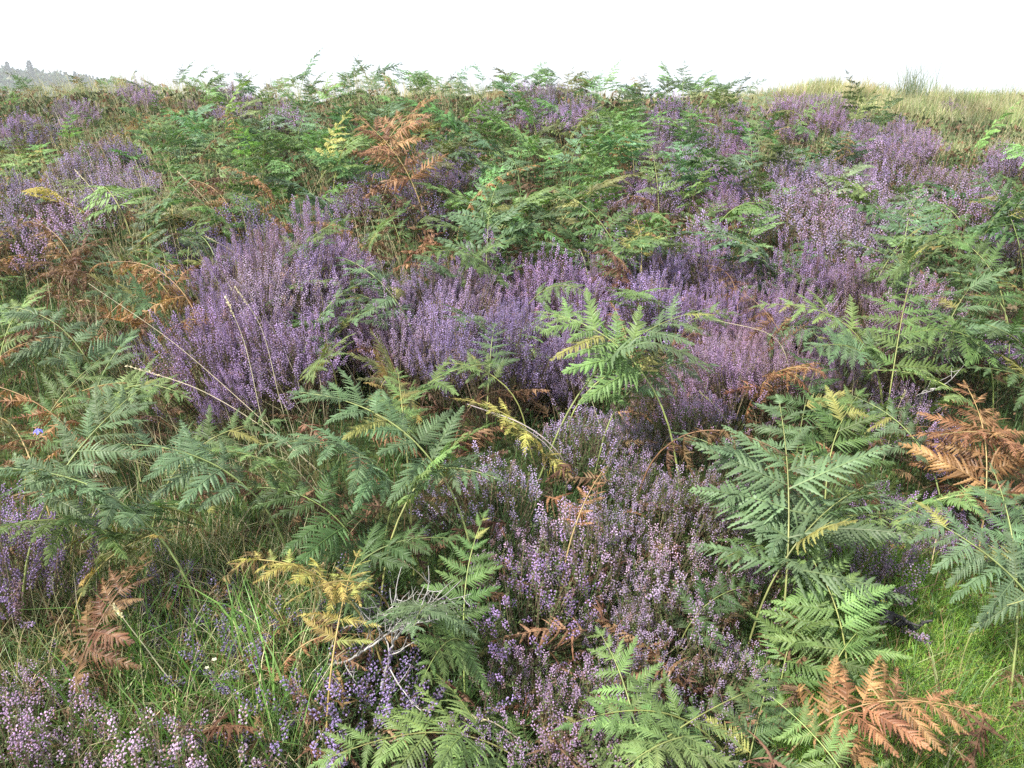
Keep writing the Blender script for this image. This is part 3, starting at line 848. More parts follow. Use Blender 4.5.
# skyline fronds
def sky_frond(px, top, h, kind, j, label=None, rz=None):
    """a frond rooted on the crest whose tip stands about at picture row `top`"""
    best = None
    for yy in np.arange(11.0, 14.6, 0.1):
        d = ray(px, 90); x = d[0] / d[1] * yy
        z = float(ground(x, yy)); q = pix((x, yy, z + h * .72))
        e = abs(q[1] - top)
        if best is None or e < best[0]: best = (e, x, yy, q)
    _, x, y, q = best
    bracken_mid(x, y, h, rz if rz is not None else random.uniform(0, 6.28), j, kind, px, top, q[2], label=label, size='skyline')
sky_frond(175, 66, .75, 'blue', 2, 'slender bluish fern standing clear against the sky at upper left', .3)
sky_frond(297, 56, 1.05, 'blue', 2, 'tallest dark green fern breaking the skyline left of centre', .2)
sky_frond(306, 72, .8, 'green', 0, None, -.5)
sky_frond(243, 76, .7, 'rust', 7, None, .8)
sky_frond(226, 72, .7, 'green', 2)
sky_frond(366, 72, .8, 'blue', 2, None, 1.0)
sky_frond(345, 76, .6, 'blue', 0)
sky_frond(437, 78, .65, 'dark', 2)
sky_frond(405, 80, .65, 'green', 0)
sky_frond(650, 74, .85, 'blue', 1, 'dark fern with a flat arm reaching left on the skyline right of centre', 3.0)
sky_frond(684, 70, .85, 'dark', 2, None, 1.2)
sky_frond(705, 78, .7, 'blue', 3, None, .2)
sky_frond(736, 76, .75, 'blue', 0, None, .1)
sky_frond(270, 80, .6, 'orange', 8)
sky_frond(110, 84, .5, 'dark', 0)

# ------------------------------------------------------------------ bracken filling the slope between
def in_zone(px, py, grow=1.0):
    for z in HZ:
        if ((px - z[0]) / (z[2] * grow)) ** 2 + ((py - z[1]) / (z[3] * grow)) ** 2 < 1: return True
    return False
def bprob(px, py):
    if px > 745 and py < 96 + (px - 745) * 0.13: return 0
    if px > 890 and py < 150: return 0
    if px < 330 and 240 < py < 560: return 1.0 if not in_zone(px, py) else .08
    if px > 800 and py > 585: return 0.0
    if px < 260 and py > 560: return 0.12
    if 260 <= px < 470 and py > 660: return 0.3
    if px > 470 and py > 560 and px < 800: return 0.02
    if 480 < px < 650 and py < 95: return 0.2
    if py < 97: return 0.30
    if in_zone(px, py, 1.0): return 0.08 if py > 280 else (0.015 if px > 640 else .09)
    if px < 190 and py < 225: return 0.55
    return 1.0
cands = []
rb = random.Random(3)
y = 1.9
pts = []
for _ in range(26000):
    yy = 1.8 + 12.6 * math.sqrt(rb.random())
    half = yy * 0.70 + .3
    xx = rb.uniform(-half, half)
    if yy > 16: continue
    z = float(ground(xx, yy))
    q = pix((xx, yy, z + 0.4))
    if not (-40 < q[0] < 1064 and 60 < q[1] < 790): continue
    if rb.random() > bprob(q[0], q[1]): continue
    md = 0.20 if yy < 5 else 0.23 if yy < 9 else 0.28
    if any((xx - a) ** 2 + (yy - b) ** 2 < md * md for a, b, _, _ in pts): continue
    pts.append((xx, yy, q, z))
# stay clear of the fronds placed by hand
hand = [(t['o'].location.x, t['o'].location.y) for t in THINGS if t['what'] == 'bracken']
pts = [p for p in pts if all((p[0] - a) ** 2 + (p[1] - b) ** 2 > .15 ** 2 for a, b in hand)]
pts.sort(key=lambda p: p[2][2])
n_ind = 290 - len(hand)
def pick_kind(px, py):
    u = rb.random()
    if px < 230:
        w = [('green', .22), ('blue', .12), ('light', .10), ('olive', .185), ('orange', .19), ('rust', .18), ('yellow', .005)]
    elif py < 130:
        w = [('green', .28), ('dark', .10), ('blue', .18), ('light', .13), ('olive', .12), ('orange', .11), ('rust', .08)]
    else:
        w = [('green', .30), ('blue', .22), ('dark', .12), ('light', .12), ('olive', .10), ('orange', .07), ('rust', .06), ('yellow', .01)]
    for k, v in w:
        if u < v: return k
        u -= v
    return 'green'
stuffG = []
for i, (xx, yy, q, z) in enumerate(pts):
    k = pick_kind(q[0], q[1])
    dead = k in DEADK
    j = rb.choice([6, 7, 8]) if dead else rb.choice([0, 1, 2, 3, 4, 5])
    sc = rb.uniform(.55, 1.1) * (1.0 if q[1] > 200 else .9 if q[1] > 105 else .7)
    if q[0] < 150 and q[1] < 200: sc *= .75
    if i < n_ind:
        if q[2] < 4.6:
            W = FPX * rb.uniform(.28, .48) / q[2]
            BN(q[0], q[1], W, rb.uniform(0, 360), k, el=rb.uniform(-10, 45), width=rb.uniform(.42, .56), hc=rb.uniform(.22, .46), pairs=9, seed=i + 5000)
        else:
            bracken_mid(xx, yy, sc, rb.uniform(0, 6.28), j, k, q[0], q[1], q[2], size='big' if sc > .88 else 'small' if sc < .62 else '')
    else:
        c, s = math.cos(rb.uniform(0, 6.28)), 0
        a = rb.uniform(0, 6.28); c, s = math.cos(a) * sc, math.sin(a) * sc
        M = np.array([[c, -s, 0, xx], [s, c, 0, yy], [0, 0, sc, z - .02], [0, 0, 0, 1.0]])
        stuffG.append((j, M, jit([v * 1.2 for v in KINDS[k][0]], .28, rb), jit(KINDS[k][1], .2, rb)))
if stuffG:
    g = Geo()
    for j in range(9):
        sub = [t for t in stuffG if t[0] == j]
        if not sub: continue
        g.add(*inst(JOINS[j][0], [t[1] for t in sub], [t[2] for t in sub]))
        g.add(*inst(JOINS[j][1], [t[1] for t in sub], [t[3] for t in sub]))
    o = link('bracken_undergrowth', g.mesh('bracken_undergrowth', M_LEAF))
    tag(o, 'distant mixed green and brown bracken covering the upper slope', None, None, 'stuff')
print('bracken individual', n_ind, 'stuff', len(stuffG), 'heather', len(HPTS))

# ------------------------------------------------------------------ grass and low growth
G = Geo()
def gp(n, x0, x1, y0, y1, *a, **k):
    X, Y = scatter_px(n, x0, x1, y0, y1)
    if x1 > 1000 and y0 < 200 and x0 < 350:
        m_ = off_crest(X, Y); X = X[m_]; Y = Y[m_]
    blades(G, X, Y, *a, **k)
GREEN = (0.080, 0.145, 0.045); BRIGHT = (0.11, 0.20, 0.05); STRAW = (0.46, 0.41, 0.25); PALE = (0.22, 0.24, 0.12); DARK = (0.045, 0.085, 0.028)
# under everything
gp(22000, -60, 1084, 300, 800, .12, DARK, lean=.7, width=.004, col2=(GREEN, .45))
gp(24000, -60, 1084, 130, 330, .15, GREEN, lean=.6, width=.006, col2=(STRAW, .22))
gp(20000, -60, 1084, 82, 150, .20, (0.14, 0.17, 0.07), lean=.5, width=.010, col2=(STRAW, .35))
# lower left: long green blades, in clumps
gp(5200, -40, 330, 560, 800, .22, GREEN, lean=1.0, width=.0032, col2=(PALE, .3))
gp(900, -40, 330, 560, 800, .22, (.22,.13,.07), lean=.9, width=.003)
gp(260, 90, 300, 640, 800, .34, BRIGHT, lean=.6, width=.0055)
gp(1100, -40, 330, 560, 800, .28, STRAW, lean=.8, width=.0024)
gp(1000, -40, 260, 330, 600, .22, GREEN, lean=.8, width=.0035, col2=(PALE, .25))
gp(700, 60, 330, 330, 520, .34, STRAW, lean=1.0, width=.0022, az=R(170), azs=.8)
# left slope
gp(2200, -60, 240, 200, 400, .20, GREEN, lean=.7, width=.0045, col2=(PALE, .35))
gp(6000, -60, 260, 86, 240, .26, PALE, lean=.5, width=.0055, col2=(STRAW, .5))
gp(2200, 120, 500, 85, 130, .46, STRAW, lean=.35, width=.0055, az=R(180), azs=.7)
gp(1500, -60, 200, 85, 220, .42, STRAW, lean=.45, width=.0045, az=R(170), azs=.6)
gp(900, 60, 420, 200, 420, .48, STRAW, lean=.45, width=.0026, az=R(160), azs=.6)
gp(500, 300, 1060, 110, 560, .42, STRAW, lean=.4, width=.0024)
# middle dark growth
gp(1600, 460, 640, 480, 620, .18, GREEN, lean=.9, width=.0028, az=R(0), azs=1.0)
gp(1400, 250, 520, 560, 790, .22, GREEN, lean=.9, width=.003)
# lower right: short bright sward
gp(42000, 780, 1100, 560, 810, .10, (.19,.33,.06), lean=.9, width=.0032, col2=((0.22, .26, .07), .3))
gp(2200, 820, 1100, 540, 800, .19, GREEN, lean=1.1, width=.0030, col2=(PALE, .3))
gp(900, 800, 1100, 560, 800, .16, (.25,.15,.08), lean=1.0, width=.0024)
gp(2500, 740, 860, 560, 790, .10, GREEN, lean=.8, width=.003)
gp(3500, -60, 1084, 200, 800, .30, (.20, .13, .085), lean=.5, width=.0020)
gp(3500, -60, 1084, 90, 300, .40, (.24, .16, .10), lean=.4, width=.0034)
# the grassy crest at right
gp(42000, 690, 1110, 90, 165, .24, (0.24, 0.28, 0.125), lean=.55, width=.009, col2=((.38, .34, .22), .45), az=R(20), azs=1.1)
gp(12000, 720, 1110, 96, 165, .14, (0.14, 0.21, 0.07), lean=.6, width=.010)
gp(2600, 700, 1110, 90, 140, .40, (0.44, 0.36, 0.22), lean=.3, width=.004, az=R(20), azs=.9)
gp(5000, 380, 1110, 90, 97, .20, (0.42, 0.38, 0.22), lean=.5, width=.007, az=R(20), azs=1.2)
rt = np.random.default_rng(77)
for _ in range(60):
    px = rt.uniform(750, 1040); yy = rt.uniform(10.2, 13.8); xx = (px - 512) / FPX * yy * .98
    n_ = int(rt.integers(60, 160)); c_ = [(.30, .31, .15), (.20, .27, .10), (.44, .38, .24), (.16, .20, .09)][rt.integers(4)]
    blades(G, xx + rt.normal(0, .10, n_), yy + rt.normal(0, .10, n_), rt.uniform(.22, .44), c_, lean=.55, width=.008)
o = link('grass', G.mesh('grass', M_GRASS)); tag(o, 'green and straw-coloured grass between the heather and bracken', None, None, 'stuff')

# tiny-leaved ground cover (bilberry, moss)
G = Geo()
def leaflets(n, x0, x1, y0, y1, hmax, size, col, col2=None, r=RNG):
    X, Y = scatter_px(n, x0, x1, y0, y1)
    if y0 < 200:
        m_ = off_crest(X, Y); X = X[m_]; Y = Y[m_]; n = len(X)
    Z = ground(X, Y) + r.uniform(0, 1, n) ** 1.3 * hmax
    P = np.stack([X, Y, Z], 1)
    D = r.normal(0, 1, (n, 3)); D[:, 2] = np.abs(D[:, 2]) + .3; D /= np.linalg.norm(D, axis=1, keepdims=True)
    A = np.cross(D, r.normal(0, 1, (n, 3))); A /= np.linalg.norm(A, axis=1, keepdims=True)
    S = (size * r.uniform(.6, 1.5, n))[:, None]
    V = np.stack([P, P + D * S * .5 + A * S * .3, P + D * S, P + D * S * .5 - A * S * .3], 1)
    C = np.asarray(col)[None] * r.uniform(.6, 1.4, (n, 1))
    if col2: C = np.where(r.random(n)[:, None] < col2[1], np.asarray(col2[0])[None] * r.uniform(.6, 1.3, (n, 1)), C)
    G.add(V.reshape(-1, 3), np.repeat(C, 4, 0), None, np.arange(4)[None] + (np.arange(n) * 4)[:, None])
leaflets(60000, -60, 1090, 280, 810, .12, .011, (0.05, 0.085, 0.03), ((.13, .075, .04), .25))
leaflets(60000, -60, 1090, 120, 300, .22, .035, (0.06, 0.095, 0.035), ((.15, .085, .045), .25))
leaflets(20000, -60, 1090, 85, 140, .22, .06, (0.08, 0.11, 0.045), ((.16, .10, .06), .25))
leaflets(9000, 780, 1100, 560, 810, .05, .009, (0.12, 0.19, 0.035), ((.19, .18, .05), .3))
o = link('moss_undergrowth', G.mesh('moss_undergrowth', M_LITTER)); tag(o, 'low moss and tiny-leaved ground cover under the ferns', None, None, 'stuff')

# fallen dead bracken on the ground
g = Geo()
NEAR_DEAD = [pinna_arr(400 + i, True, .7 + .1 * i) for i in range(3)]
for a in range(7):
    ms = []; cs = []
    for _ in range(170 if a < 4 else 90):
        px = random.uniform(-20, 1044); py = 90 + 270 * random.random() if a < 4 else 330 + 460 * random.random()
        if px > 830 and py > 590 and random.random() < .8: continue
        p = at(px, py, .04)
        L = random.uniform(.10, .28) * (1 if py > 250 else 1.5)
        M = Matrix.Translation((p[0], p[1], p[2] + random.uniform(.05, .14))) @ Matrix.Rotation(random.uniform(0, 6.28), 4, 'Z') @ Matrix.Rotation(random.gauss(0, .5), 4, 'X') @ Matrix.Rotation(random.gauss(-.1, .3), 4, 'Y') @ Matrix.Scale(L, 4)
        ms.append(np.array(M)); cs.append(jit(random.choice([(.15, .09, .055), (.23, .145, .085), (.11, .07, .045)]), .25))
    g.add(*inst(LO_DEAD[a] if a < 4 else NEAR_DEAD[a - 4], ms, cs))
o = link('bracken_litter', g.mesh('bracken_litter', M_LITTER)); tag(o, 'brown broken bracken litter lying under the living plants', None, None, 'stuff')

# ------------------------------------------------------------------ single stems, twigs, sticks, flowers
def spline(pts, n=16):
    P = np.array(pts, float)
    if len(P) == 2: P = np.array([P[0], (P[0] + P[1]) / 2, P[1]])
    P = np.concatenate([[2 * P[0] - P[1]], P, [2 * P[-1] - P[-2]]])
    out = []
    for i in range(1, len(P) - 2):
        for k in range(n):
            t = k / n
            out.append(0.5 * ((2 * P[i]) + (-P[i - 1] + P[i + 1]) * t + (2 * P[i - 1] - 5 * P[i] + 4 * P[i + 1] - P[i + 2]) * t * t + (-P[i - 1] + 3 * P[i] - 3 * P[i + 1] + P[i + 2]) * t ** 3))
    out.append(P[-2])
    return np.array(out)

def stem(pts, label, col=(.60, .53, .35), rad=.0011, head=None):
    """a dry grass stem through seen points (px, py, height)"""
    rad *= 1.35
    W = [at(px, py, h) + [0, 0, h] for px, py, h in pts]
    y0 = W[0][1]
    # keep the stem compact: its depth follows the root with a gentle lean
    for i in range(1, len(W)):
        px, py, h = pts[i]
        d = ray(px, py)
        # the point on the ray nearest the plane one stride from the previous point
        ty = y0 + 0.30 * (W[i][1] - y0)
        W[i] = CAM + d * (ty / d[1])
    W[0][2] = float(ground(W[0][0], W[0][1])) - .01
    o0 = np.array(W[0]); P = spline([w - o0 for w in W])
    root = link('straw', None); root.location = o0
    g = Geo(); g.add(*tube(P, np.linspace(rad, rad * .45, len(P)), 5, (1, 1, 1)))
    link('stalk', g.mesh('stalk', M_STRAW, True), root, col)
    if head:
        g = Geo(); n = len(P); k0 = int(n * (1 - head))
        r = np.random.default_rng(int(pts[0][0]))
        for k in range(60):
            i = r.integers(k0, n); c = P[i]
            t = P[min(n - 1, i + 1)] - P[i - 1]; t /= np.linalg.norm(t) + 1e-9
            d = t + r.normal(0, .35, 3); d /= np.linalg.norm(d); a = np.cross(d, r.normal(0, 1, 3)); a /= np.linalg.norm(a)
            L = .009 * r.uniform(.7, 1.3)
            g.add([c, c + d * L * .5 + a * L * .2, c + d * L, c + d * L * .5 - a * L * .2], np.array([1, 1, 1]) * r.uniform(.8, 1.2), None, [[0, 1, 2, 3]])
        link('seed_head', g.mesh('seed_head', M_STRAW), root, tuple(v * 1.1 for v in col))
    reg(root, 'grass stem', pts[-1][0], pts[-1][1], '', 'straw', label, 3)
    root['category'] = 'grass stem'
    root['group'] = 'dry grass stems arching over the heath'
stem([(578, 482, 0), (556, 450, .25), (522, 424, .36), (467, 404, .42)], 'bent whitish grass stem arching left across the central heather', (.62, .52, .50), .0022)
stem([(575, 484, 0), (556, 456, .22), (530, 432, .32), (480, 408, .38)], 'thinner pale stem just under the bent whitish stem in central heather', (.55, .47, .42), .0014)
stem([(792, 415, 0), (790, 372, .25), (772, 336, .42), (716, 320, .48)], 'pale hooked grass stem curving over the dusky heather right of centre', rad=.0013)
stem([(330, 480, 0), (270, 432, .22), (200, 390, .35), (128, 366, .42)], 'long straw stem lying diagonally below the left purple mound', rad=.0013, head=.15)
stem([(318, 470, 0), (240, 400, .25), (170, 340, .42), (88, 283, .5)], 'longest straw stem slanting up-left across the left side slope', rad=.0010)
stem([(275, 470, 0), (262, 420, .2), (245, 345, .45), (226, 298, .6)], 'upright straw stem crossing the left purple mound, the more left-leaning', rad=.0012, head=.15)
stem([(292, 440, 0), (280, 400, .2), (262, 330, .45), (236, 288, .62)], 'upright straw stem crossing the left purple mound, the taller one', rad=.0011, head=.15)
stem([(180, 370, 0), (165, 340, .2), (140, 305, .35), (125, 290, .45)], 'short straw stem left of the purple mound', rad=.0010)
stem([(235, 735, 0), (180, 690, .15), (140, 640, .3), (114, 606, .42)], 'straw stem with a pale seed head over the lower left grass', rad=.0014, head=.14)
stem([(560, 772, 0), (520, 740, .14), (492, 722, .2), (468, 717, .22)], 'pale curved straw stem at the bottom edge beside the flat light green fern', rad=.0016, head=.3)
stem([(98, 640, 0), (96, 560, .2), (95, 510, .36), (94, 466, .5)], 'upright greyish grass stem with a thick seed head at left', (.36, .31, .22), .0013, head=.35)
stem([(70, 620, 0), (40, 560, .2), (20, 530, .32), (-5, 512, .4)], 'green-yellow grass stem bending off the left edge', (.36, .38, .15), .0013)
stem([(120, 560, 0), (150, 540, .2), (166, 505, .3), (160, 478, .4)], 'thin looping pale stem right of the bare yellow stalk', rad=.0010)
stem([(955, 700, 0), (965, 650, .25), (985, 615, .4), (1024, 600, .5)], 'pale side stem above the short grass at the right edge', (.36, .36, .14), .0015)
stem([(20, 640, 0), (10, 600, .2), (40, 560, .3), (60, 525, .42)], 'fine green stem rising at the left edge above violet heather', (.2, .26, .08), .0014)
stem([(585, 400, 0), (583, 380, .1), (586, 350, .3), (590, 330, .4)], 'thin brown stalk between the two central ferns', (.25, .2, .1), .0012)

for (x0, y0, x1, y1, w_) in ((250, 250, 178, 172, 'straw stem leaning left above the purple mound, highest of the leaning ones'), (140, 250, 75, 170, 'straw stem leaning up-left over the mauve heather at upper left'), (300, 300, 205, 236, 'straw stem leaning left over the top of the purple mound'), (60, 130, 28, 92, 'short straw stem near the left skyline below the conifers'),
                         (760, 470, 700, 392, 'thin straw stem leaning left beside the broad yellow-stalked bracken'), (880, 470, 905, 392, 'thin straw stem leaning right between the broad bracken and the coppery one'), (470, 640, 400, 560, 'straw stem leaning left above the bleached grey branch'), (220, 560, 150, 500, 'straw stem leaning left above the yellow bracken frond')):
    stem([(x0, y0, 0), ((x0 * 2 + x1) / 3, (y0 * 2 + y1) / 3, .18), ((x0 + x1 * 2) / 3, (y0 + y1 * 1.9) / 2.95, .32), (x1, y1, .42)], w_, rad=.0010 if y0 > 280 else .0016, head=.15)

def twig(name, pts, label, cat, col, rad, kids, seed, mat=None, height=None):
    W = [at(px, py, h) + [0, 0, h] for px, py, h in pts]
    o0 = np.array(W[0]); o0[2] = float(ground(o0[0], o0[1])) + .01
    P = spline([w - o0 for w in W], 10)
    r = np.random.default_rng(seed)
    P = P + r.normal(0, rad * .5, P.shape)
    root = link(name, None); root.location = o0
    g = Geo()
    cc = np.asarray(col) * r.uniform(.55, 1.35, (len(P), 1))
    g.add(*tube(P, np.linspace(rad, rad * .45, len(P)) * r.uniform(.8, 1.25, len(P)), 7, cc))
    link('main_stem', g.mesh('main_stem', M_WOOD, True), root, (1, 1, 1))
    for k in range(kids):
        i = r.integers(len(P) // 5, len(P) - 1)
        d = (P[min(len(P) - 1, i + 1)] - P[i - 1]); d /= np.linalg.norm(d) + 1e-9
        d = d + r.normal(0, .6, 3); d /= np.linalg.norm(d)
        L = r.uniform(.05, .16) * (1 if rad < .006 else .5)
        Q = [P[i] * 1.0]
        for s in range(6):
            d = d + r.normal(0, .13, 3); d /= np.linalg.norm(d); Q.append(Q[-1] + d * L / 6)
        g = Geo(); Q = np.array(Q)
        g.add(*tube(Q, np.linspace(rad * .5, rad * .18, 7), 5, np.asarray(col) * r.uniform(.7, 1.2)))
        for s in range(3):
            e = r.normal(0, 1, 3); e /= np.linalg.norm(e); j = r.integers(2, 6)
            g.add(*tube([Q[j], Q[j] + e * L * .18, Q[j] + e * L * .3 + [0, 0, .006]], [rad * .25, rad * .2, rad * .12], 4, np.asarray(col)))
        link('side_twig', g.mesh('side_twig', M_WOOD, True), root, (1, 1, 1))
    reg(root, cat, pts[-1][0], pts[-1][1], '', '', label, 2)
    root['category'] = cat
twig('dead_twig', [(382, 696, .08), (392, 655, .22), (408, 628, .30), (430, 610, .33)], 'bleached grey dead heather branch with a tangle of twigs, lower middle', 'twig', (.34, .32, .31), .0036, 13, 3)
twig('dead_twig', [(330, 668, .08), (352, 660, .16), (385, 640, .22), (410, 625, .26)], 'grey dead heather branch lying left of the bleached tangle', 'twig', (.30, .28, .27), .0030, 11, 4)
twig('dead_twig', [(345, 630, .10), (370, 622, .2), (400, 612, .26), (440, 606, .28)], 'thin grey twig above the bleached tangle of dead heather', 'twig', (.30, .28, .26), .0024, 9, 5)
twig('dead_twig', [(918, 402, .10), (925, 392, .2), (940, 388, .25)], 'forked grey twig in the dark gap left of the coppery bracken', 'twig', (.30, .28, .27), .005, 3, 6)
twig('charred_stick', [(870, 604, .15), (886, 616, .13), (900, 624, .12), (914, 634, .10)], 'short charred black stick lying on the bright grass at right', 'stick', (.055, .052, .055), .013, 3, 8)

def flower(name, px, py, h, col, label, bell=True, size=.010):
    p = at(px, py, h)
    root = link(name, None); root.location = p
    g = Geo(); P = spline([[0, 0, 0], [.01, 0, h * .6], [.02, -.01, h]], 6)
    g.add(*tube(P, .0007, 4, (1, 1, 1))); link('stalk', g.mesh('stalk', M_STRAW, True), root, (.16, .22, .07))
    g = Geo(); n = 5; c = P[-1]
    for k in range(n):
        a = k * 2 * math.pi / n
        d = np.array([math.cos(a), math.sin(a), 0]); e = np.array([-math.sin(a), math.cos(a), 0])
        dz = -1.0 if bell else .15
        V = [c, c + d * size * .7 + e * size * .45 + [0, 0, dz * size * .5], c + d * size * 1.1 + [0, 0, dz * size * 1.2], c + d * size * .7 - e * size * .45 + [0, 0, dz * size * .5]]
        g.add(V, (1, 1, 1), None, [[0, 1, 2, 3]])
    link('petals', g.mesh('petals', M_FLOWER), root, col)
    reg(root, 'flower', px, py, '', '', label, 2); root['category'] = 'flower'
flower('harebell', 32, 428, .55, (.20, .24, .78), 'single blue harebell among ferns at the left edge', True, .011)
flower('tormentil', 875, 600, .12, (.85, .65, .03), 'tiny yellow tormentil flower above the charred stick', False, .008)
flower('bedstraw', 200, 668, .22, (.62, .60, .45), 'tiny cream flower in the long grass at lower left, the lower one', False, .005)
flower('bedstraw', 207, 658, .24, (.62, .60, .45), 'tiny cream flower in the long grass at lower left, the upper one', False, .006)

# tussocks on the crest
def tussock(px, py, h, n, col, label, w=.012, spread=.22, lean=.35):
    p = at(px, py, 0.02)
    if p[1] > 13.6:
        d = ray(px, py); p = np.array([d[0] / d[1] * 13.6, 13.6, 0])
    g = Geo(); r = np.random.default_rng(int(px))
    X = p[0] + r.normal(0, spread * .4, n); Y = p[1] + r.normal(0, spread * .4, n)
    blades(g, X, Y, h, col, lean=lean, width=w, r=r, col2=((.30, .30, .16), .3))
    V, C, T, Q = g.arr(); o0 = np.array([p[0], p[1], float(ground(p[0], p[1]))])
    o = link('grass_tussock', mk_mesh('grass_tussock', (V - o0, C, T, Q), M_GRASS)); o.location = o0
    reg(o, 'tussock', px, py, '', '', label, 12); o['category'] = 'grass tussock'
tussock(914, 94, .66, 260, (.19, .24, .15), 'dark bluish rush tussock standing tallest on the grassy skyline', .008, .34, .42)
tussock(775, 84, .34, 420, (.42, .38, .20), 'pale straw tussock on the skyline left of the rush tussock', .010, .5, .5)
tussock(1003, 95, .32, 120, (.22, .24, .14), 'small dark tussock on the skyline at the far right', .009, .2, .25)
tussock(838, 90, .28, 200, (.40, .37, .2), 'low straw tussock on the skyline just left of the rush tussock', .009, .4, .4)
tussock(936, 96, .42, 200, (.22, .26, .16), 'lower rush tussock just right of the tallest one on the skyline', .008, .34, .5)
# lone tuft of heather in the crest grass
p = at(950, 104, .2)
heather(p[0], p[1], 'far_dome', .75, 'magenta', 950, 104, pix(p)[2], label='lone round purple heather tuft in the pale grass below the skyline')

# far hill: conifers and scrub
def conifer(px, hgt, yv, label, seed):
    d = ray(px, 75); x = d[0] / d[1] * yv; z = float(ground(x, yv))
    root = link('conifer', None); root.location = (x, yv, z)
    r = np.random.default_rng(seed)
    g = Geo(); g.add(*tube([[0, 0, -.3], [0, 0, hgt * .5], [0, 0, hgt]], [hgt * .025, hgt * .018, .01], 6, (.12, .09, .07)))
    link('trunk', g.mesh('trunk', M_WOOD, True), root, (1, 1, 1))
    g = Geo(); n = 700
    t = r.random(n) ** .8 * .92 + .06
    a = r.uniform(0, 6.28, n); rad = hgt * .26 * (1 - t) ** .8 * r.uniform(.35, 1.1, n)
    c = np.stack([np.cos(a) * rad, np.sin(a) * rad, hgt * t], 1)
    D = np.stack([np.cos(a), np.sin(a), r.uniform(-.3, .5, n)], 1); S = hgt * .07 * r.uniform(.5, 1.3, n)[:, None]
    A = np.cross(D, r.normal(0, 1, (n, 3))); A /= np.linalg.norm(A, axis=1, keepdims=True)
    V = np.stack([c, c + D * S * .6 + A * S * .4, c + D * S * 1.2, c + D * S * .6 - A * S * .4], 1)
    g.add(V.reshape(-1, 3), np.repeat(np.array([[.045, .075, .05]]) * r.uniform(.6, 1.5, (n, 1)), 4, 0), None, np.arange(4)[None] + (np.arange(n) * 4)[:, None])
    link('crown', g.mesh('crown', M_CONIFER), root, (1, 1, 1))
    reg(root, 'conifer', px, 70, '', '', label, 300)
    root['group'] = 'conifers on the far hill'
conifer(9, 5.5, 335, 'conifer on the far hill nearest the left edge', 1)
conifer(31, 7.0, 335, 'tallest conifer on the far hill, second from the left edge', 2)
conifer(19, 3.2, 340, 'short conifer between the two tall ones on the far hill', 6)
conifer(66, 4.0, 335, 'third tree along the far hill, right of the tallest conifer', 3)
conifer(75, 4.4, 335, 'fourth tree along the far hill, beside the third', 4)
conifer(86, 3.6, 335, 'small conifer where the far hill starts to fall', 5)
conifer(97, 3.2, 335, 'last small conifer before the near bracken on the far hill', 7)

r = np.random.default_rng(5); n = 42000
k = r.uniform(-.80, -.40, n); Y = r.uniform(230, 380, n); X = k * Y
cl = (np.sin(X * .13 + 1) * np.sin(Y * .11) + .5 * np.sin(X * .31) > -.6)
X, Y = X[cl], Y[cl]; n = len(X)
S = r.uniform(.6, 2.2, n)[:, None]
P = np.stack([X, Y, ground(X, Y) + r.uniform(0, 1, n) ** 2 * (1.0 + 1.6 * (np.sin(X * .4) * np.sin(Y * .33 + X * .21) > .2))], 1)
D = r.normal(0, 1, (n, 3)); D[:, 2] = abs(D[:, 2]); D /= np.linalg.norm(D, axis=1, keepdims=True)
A = np.cross(D, r.normal(0, 1, (n, 3))); A /= np.linalg.norm(A, axis=1, keepdims=True)
V = np.stack([P, P + D * S * .5 + A * S * .3, P + D * S, P + D * S * .5 - A * S * .3], 1)
C = np.where(r.random(n)[:, None] < .75, np.array([[.055, .095, .045]]), np.array([[.15, .15, .08]])) * r.uniform(.6, 1.4, (n, 1))
o = link('hill_scrub_vegetation', mk_mesh('hill_scrub_vegetation', (V.reshape(-1, 3), np.repeat(C, 4, 0), np.zeros((0, 3), int), np.arange(4)[None] + (np.arange(n) * 4)[:, None]), M_LITTER))
tag(o, 'pale green scrub covering the far hill', None, None, 'stuff')

# ------------------------------------------------------------------ labels
LM = [(425, 738, 'the flat light green fern at the bottom edge'), (622, 655, 'the small pale fern on the lowest heather'),
      (818, 742, 'the pale yellowish-green fern at the bottom'), (885, 705, 'the half-brown fern on the short grass'),
      (788, 455, 'the broad yellow-stalked bracken'), (965, 530, 'the long-stalked bracken at the right edge'),
      (985, 415, 'the coppery dead bracken'), (650, 335, 'the pale fern over the purple heather'),
      (590, 493, 'the slender orange fern tip'), (365, 412, 'the forking bracken left of centre'),
      (285, 560, 'the yellow bracken frond'), (95, 425, 'the large fanned bracken at left'),
      (108, 602, 'the rust-brown fern fan'), (150, 275, 'the curled orange-brown bracken'),
      (300, 188, 'the pale bracken above the purple mound'), (490, 200, 'the tall arching bracken mid-slope'),
      (395, 122, 'the tall orange-brown bracken'), (590, 122, 'the rusty tuft under the skyline'),
      (215, 150, 'the bright upright fern'), (297, 60, 'the tallest skyline fern'),
      (650, 74, 'the flat-armed skyline fern'), (918, 85, 'the rush tussock'), (950, 104, 'the lone tuft in pale grass'),
      (892, 620, 'the charred stick'), (390, 650, 'the bleached grey branch'), (520, 425, 'the bent whitish stem'),
      (750, 325, 'the pale hooked stem'), (240, 330, 'the straw stems on the purple mound'), (32, 428, 'the blue harebell'),
      (175, 68, 'the slender fern against the sky'), (31, 62, 'the tallest conifer')]
ORD = ['nearest', 'second', 'third', 'fourth', 'fifth', 'sixth', 'seventh', 'eighth', 'ninth', 'tenth', 'eleventh', 'twelfth']
def dirw(dx, dy):
    a = math.degrees(math.atan2(-dy, dx)) % 360
    return ['right of', 'up-right of', 'above', 'up-left of', 'left of', 'down-left of', 'below', 'down-right of'][int(((a + 22.5) % 360) // 45)]
keys = {}
